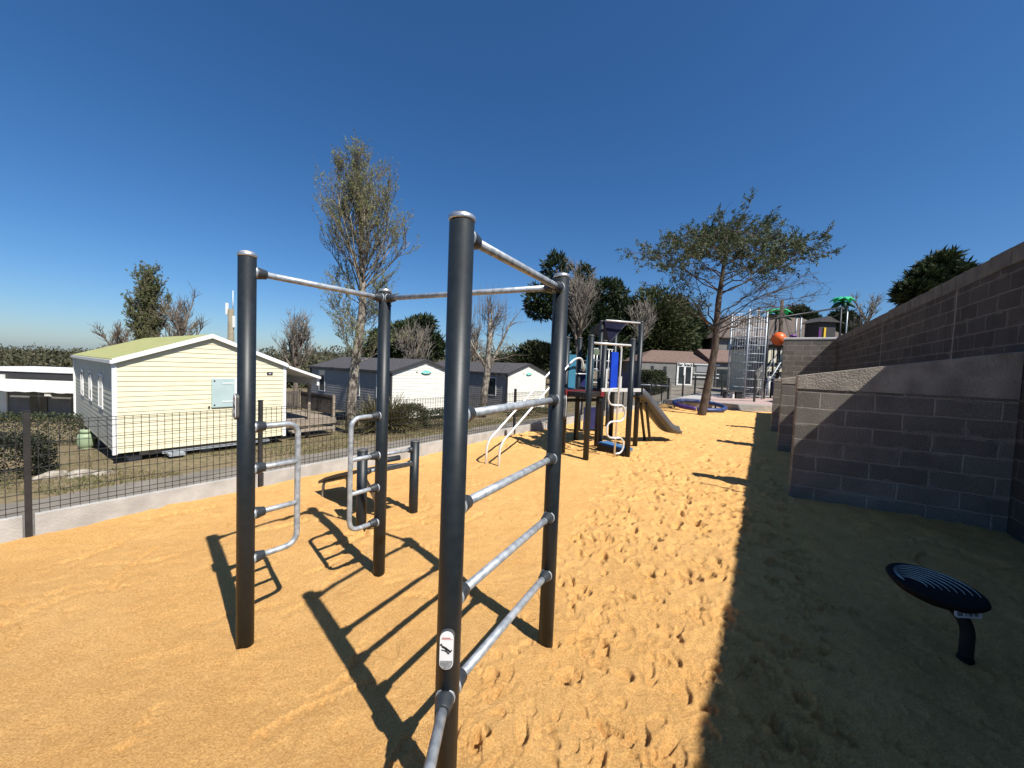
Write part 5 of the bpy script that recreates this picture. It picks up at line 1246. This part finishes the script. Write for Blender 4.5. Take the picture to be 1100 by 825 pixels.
# second lower lattice and steel flights beside it
cg2 = at(813, 431, 21.5)
st2 = empty('steel_stairs', (cg2.x, 21.5, 0.27), 0.1, "steel stair flight with handrails right of the lattice tower", 'stairs')
m_ = MB()
for k in range(12): m_.box((0.15+k*0.09, 0, 0.12+k*0.17), (0.40+k*0.09, 0.8, 0.15+k*0.17))
m_.build('treads', M['galv'], st2)
m_ = MB()
for y in (0.0, 0.8):
    m_.tube([(0.15, y, 0.1), (1.35, y, 2.2)], 0.035, 6); m_.tube([(0.15, y, 1.0), (1.35, y, 3.1)], 0.022, 6)
    for k in range(6): t = k/5; m_.tube([(0.15+1.2*t, y, 0.1+2.1*t), (0.15+1.2*t, y, 1.0+2.1*t)], 0.014, 5)
m_.build('handrail', M['galv'], st2)
MB().box((0.1, 0.3, 0.0), (0.75, 1.1, 3.0)).build('grey_shaft', M['render'], st2)
# rope course platform with the orange ball
cp0 = at(836, 372, 22.0)
rcp = empty('rope_platform', (cp0.x, 22.0, 0.27), 0, "dark rope-course platform on poles beside the steel tower", 'platform')
zp = cp0.z-0.27
MB().lathe([(0, -0.10), (0.55, -0.08), (0.85, 0.0), (0.85, 0.06), (0, 0.07)], 20, (0.05, 0, zp), None, False).build('round_deck', M['rail_wood'], rcp)
MB().box((-1.1, -0.25, zp-0.03), (-0.5, 0.25, zp+0.05)).build('plank', M['rail_wood'], rcp)
MB().tube([(0.05, 0, -0.2), (0.05, 0, zp+2.6)], 0.09, 10).build('pole', M['bark_dark'], rcp)
MB().tube([(-1.05, 0.3, -0.2), (-1.05, 0.3, zp+2.2)], 0.07, 10).build('pole', M['bark_dark'], rcp)
m_ = MB()
for k in range(9):
    a = 2*math.pi*k/9; m_.tube([(0.05+0.8*math.cos(a), 0.8*math.sin(a), zp+0.05), (0.05+0.12*math.cos(a), 0.12*math.sin(a), zp+1.9)], 0.012, 4)
m_.build('ropes', M['rail_wood'], rcp)
ob = at(836.5, 364, 21.2)
MB().lathe([(0.36*math.sin(math.pi*i/16), -0.36*math.cos(math.pi*i/16)) for i in range(17)], 28).build('ball', M['orange'])
bo = bpy.data.objects['ball']; bo.location = (ob.x, 21.2, ob.z); tag(bo, "big orange ball on the rope-course platform", 'ball')
MB().tube([(0, 0, 0.355), (0, 0, 1.9)], 0.012, 6).build('rope', M['rail_wood'], bo)
# cable frame carried by two poles, palms, hut
q0 = at(826, 343, 21.0); q1 = at(911, 329, 24.0); 
cf = empty('pole_gantry', (q0.x, 21, 0), 0, "dark horizontal beam on slim poles crossing above the far block wall", 'gantry')
def cfl(v): return v-V((q0.x, 21, 0))
MB().tube([cfl(q0), cfl(q1)], 0.05, 8).build('beam', M['fence'], cf)
MB().tube([cfl(at(829, 372, 21.2)), cfl(at(830, 366, 21.3)), cfl(at(911, 334, 24.0))], 0.012, 5).build('cable', M['fence'], cf)
for px_, d, top_, m__ in ((911, 24.0, 328, 'galv'), (904, 23.6, 330, 'fence'), (856, 22.2, 340, 'galv'), (861, 22.4, 340, 'galv'), (826.5, 21.0, 342, 'fence')):
    a = at(px_, top_, d); b = V((a.x, a.y, 2.86 if px_ > 840 else 0.2)); MB().tube([cfl(b), cfl(a)], 0.04, 8).build('pole', M[m__], cf)
def palm(px_, py_, d, label, zb, Rr=1.15):
    c = at(px_, py_, d); o = empty('palm_parasol', (c.x, d, zb), 0, label, 'parasol', "green palm parasols"); hz_ = c.z-zb
    MB().tube([(0, 0, 0), (0.0, 0, hz_+0.1)], 0.05, 8).build('pole', M['fence'], o)
    for k in range(9):
        a = 2*math.pi*k/9+0.2; lv = Leaves(); prev = None; vs = []
        for i in range(8):
            t = i/7; p_ = V((math.cos(a)*Rr*t, math.sin(a)*Rr*t, hz_+0.12+0.28*math.sin(t*2.3)-0.30*t*t)); wv = 0.26*math.sin(math.pi*min(t*0.9+0.08, 1)); s = V((-math.sin(a), math.cos(a), 0))*wv
            vs += [p_+s-V((0, 0, wv*0.35)), p_, p_-s-V((0, 0, wv*0.35))]
        fs = []
        for i in range(7): k_ = 3*i; fs += [(k_, k_+1, k_+4, k_+3), (k_+1, k_+2, k_+5, k_+4)]
        fm = MB().add(vs, fs, True).build('frond', M['green_frond'], o); s_m = fm.modifiers.new('solid', 'SOLIDIFY'); s_m.thickness = 0.012
    dk_ = MB()
    for k in range(5):
        a = 2*math.pi*k/5+0.5; pts_ = [V((math.cos(a)*Rr*0.95*t, math.sin(a)*Rr*0.95*t, hz_-0.05-0.35*t*t)) for t in (0, .3, .6, 1)]; dk_.tube(pts_, [0.05, 0.12, 0.11, 0.03], 5)
    dk_.build('lower_fronds', M['dark_green_frond'], o)
palm(905, 324.5, 24.2, "bright green palm-shaped parasol above the far end of the high wall", 2.86, 0.66)
palm(834, 337.5, 23.0, "bright green palm-shaped parasol left of the dark treetop, above the orange ball", 0.27, 0.82)
hb = at(872, 362, 20.5)
hut = empty('play_hut', (hb.x+0.1, 20.5, 2.86), 0, "small dark hut with purple and yellow panels on the upper ground", 'hut')
hw = at(897, 362, 20.5).x-hb.x; hh_ = at(885, 345, 20.5).z-2.86
MB().box((0.25, 0.0, 0), (hw-0.1, 1.0, hh_-0.05)).build('body', M['dark_trim'], hut)
MB().prism([(0.1, hh_-0.05), (hw+0.05, hh_-0.05), (hw*0.5, hh_+0.25)], -0.15, 1.15).build('roof', M['dark_roof'], hut)
ux = lambda p_: at(p_, 355, 20.5).x-hb.x-0.1
MB().box((ux(879), -0.05, 0.0), (ux(881.5), -0.01, hh_*0.75)).build('purple_panel', M['purple'], hut)
MB().box((ux(884.5), -0.05, 0.0), (ux(886.5), -0.01, hh_*0.8)).build('yellow_panel', M['yellow'], hut)
cu = at(850, 361, 19.5)
MB().lathe([(0.0, 0.0), (0.16, 0.01), (0.2, 0.1), (0.15, 0.2), (0, 0.24)], 16).build('lamp_float', M['purple'])
lf = bpy.data.objects['lamp_float']; lf.name = 'purple_buoy'; lf.location = (cu.x+0.1, 19.5, at(851, 361.5, 19.5).z-0.05); lf.scale = (0.9, 0.7, 0.7); tag(lf, "small rounded purple object beside the orange ball at the wall's end", 'buoy')
# dark bench on the platform
bp_ = at(777, 428, 20.6)
be = empty('bench', (bp_.x, 20.6, 0.27), 0.0, "low dark bench with a pale leg behind the leaning trunk", 'bench')
bl_ = at(796, 428, 20.6).x-bp_.x
MB().box((0, -0.2, 0.36), (bl_, 0.25, 0.43)).build('seat', M['dark_trim'], be)
MB().box((bl_-0.35, -0.15, 0), (bl_-0.02, 0.2, 0.355)).build('side_panel', M['black'], be)
MB().box((bl_*0.45, -0.12, 0), (bl_*0.55, 0.15, 0.355)).build('leg', M['white'], be)
MB().box((0.03, -0.12, 0), (0.1, 0.15, 0.355)).build('leg', M['black'], be)
bpy.context.view_layer.update()
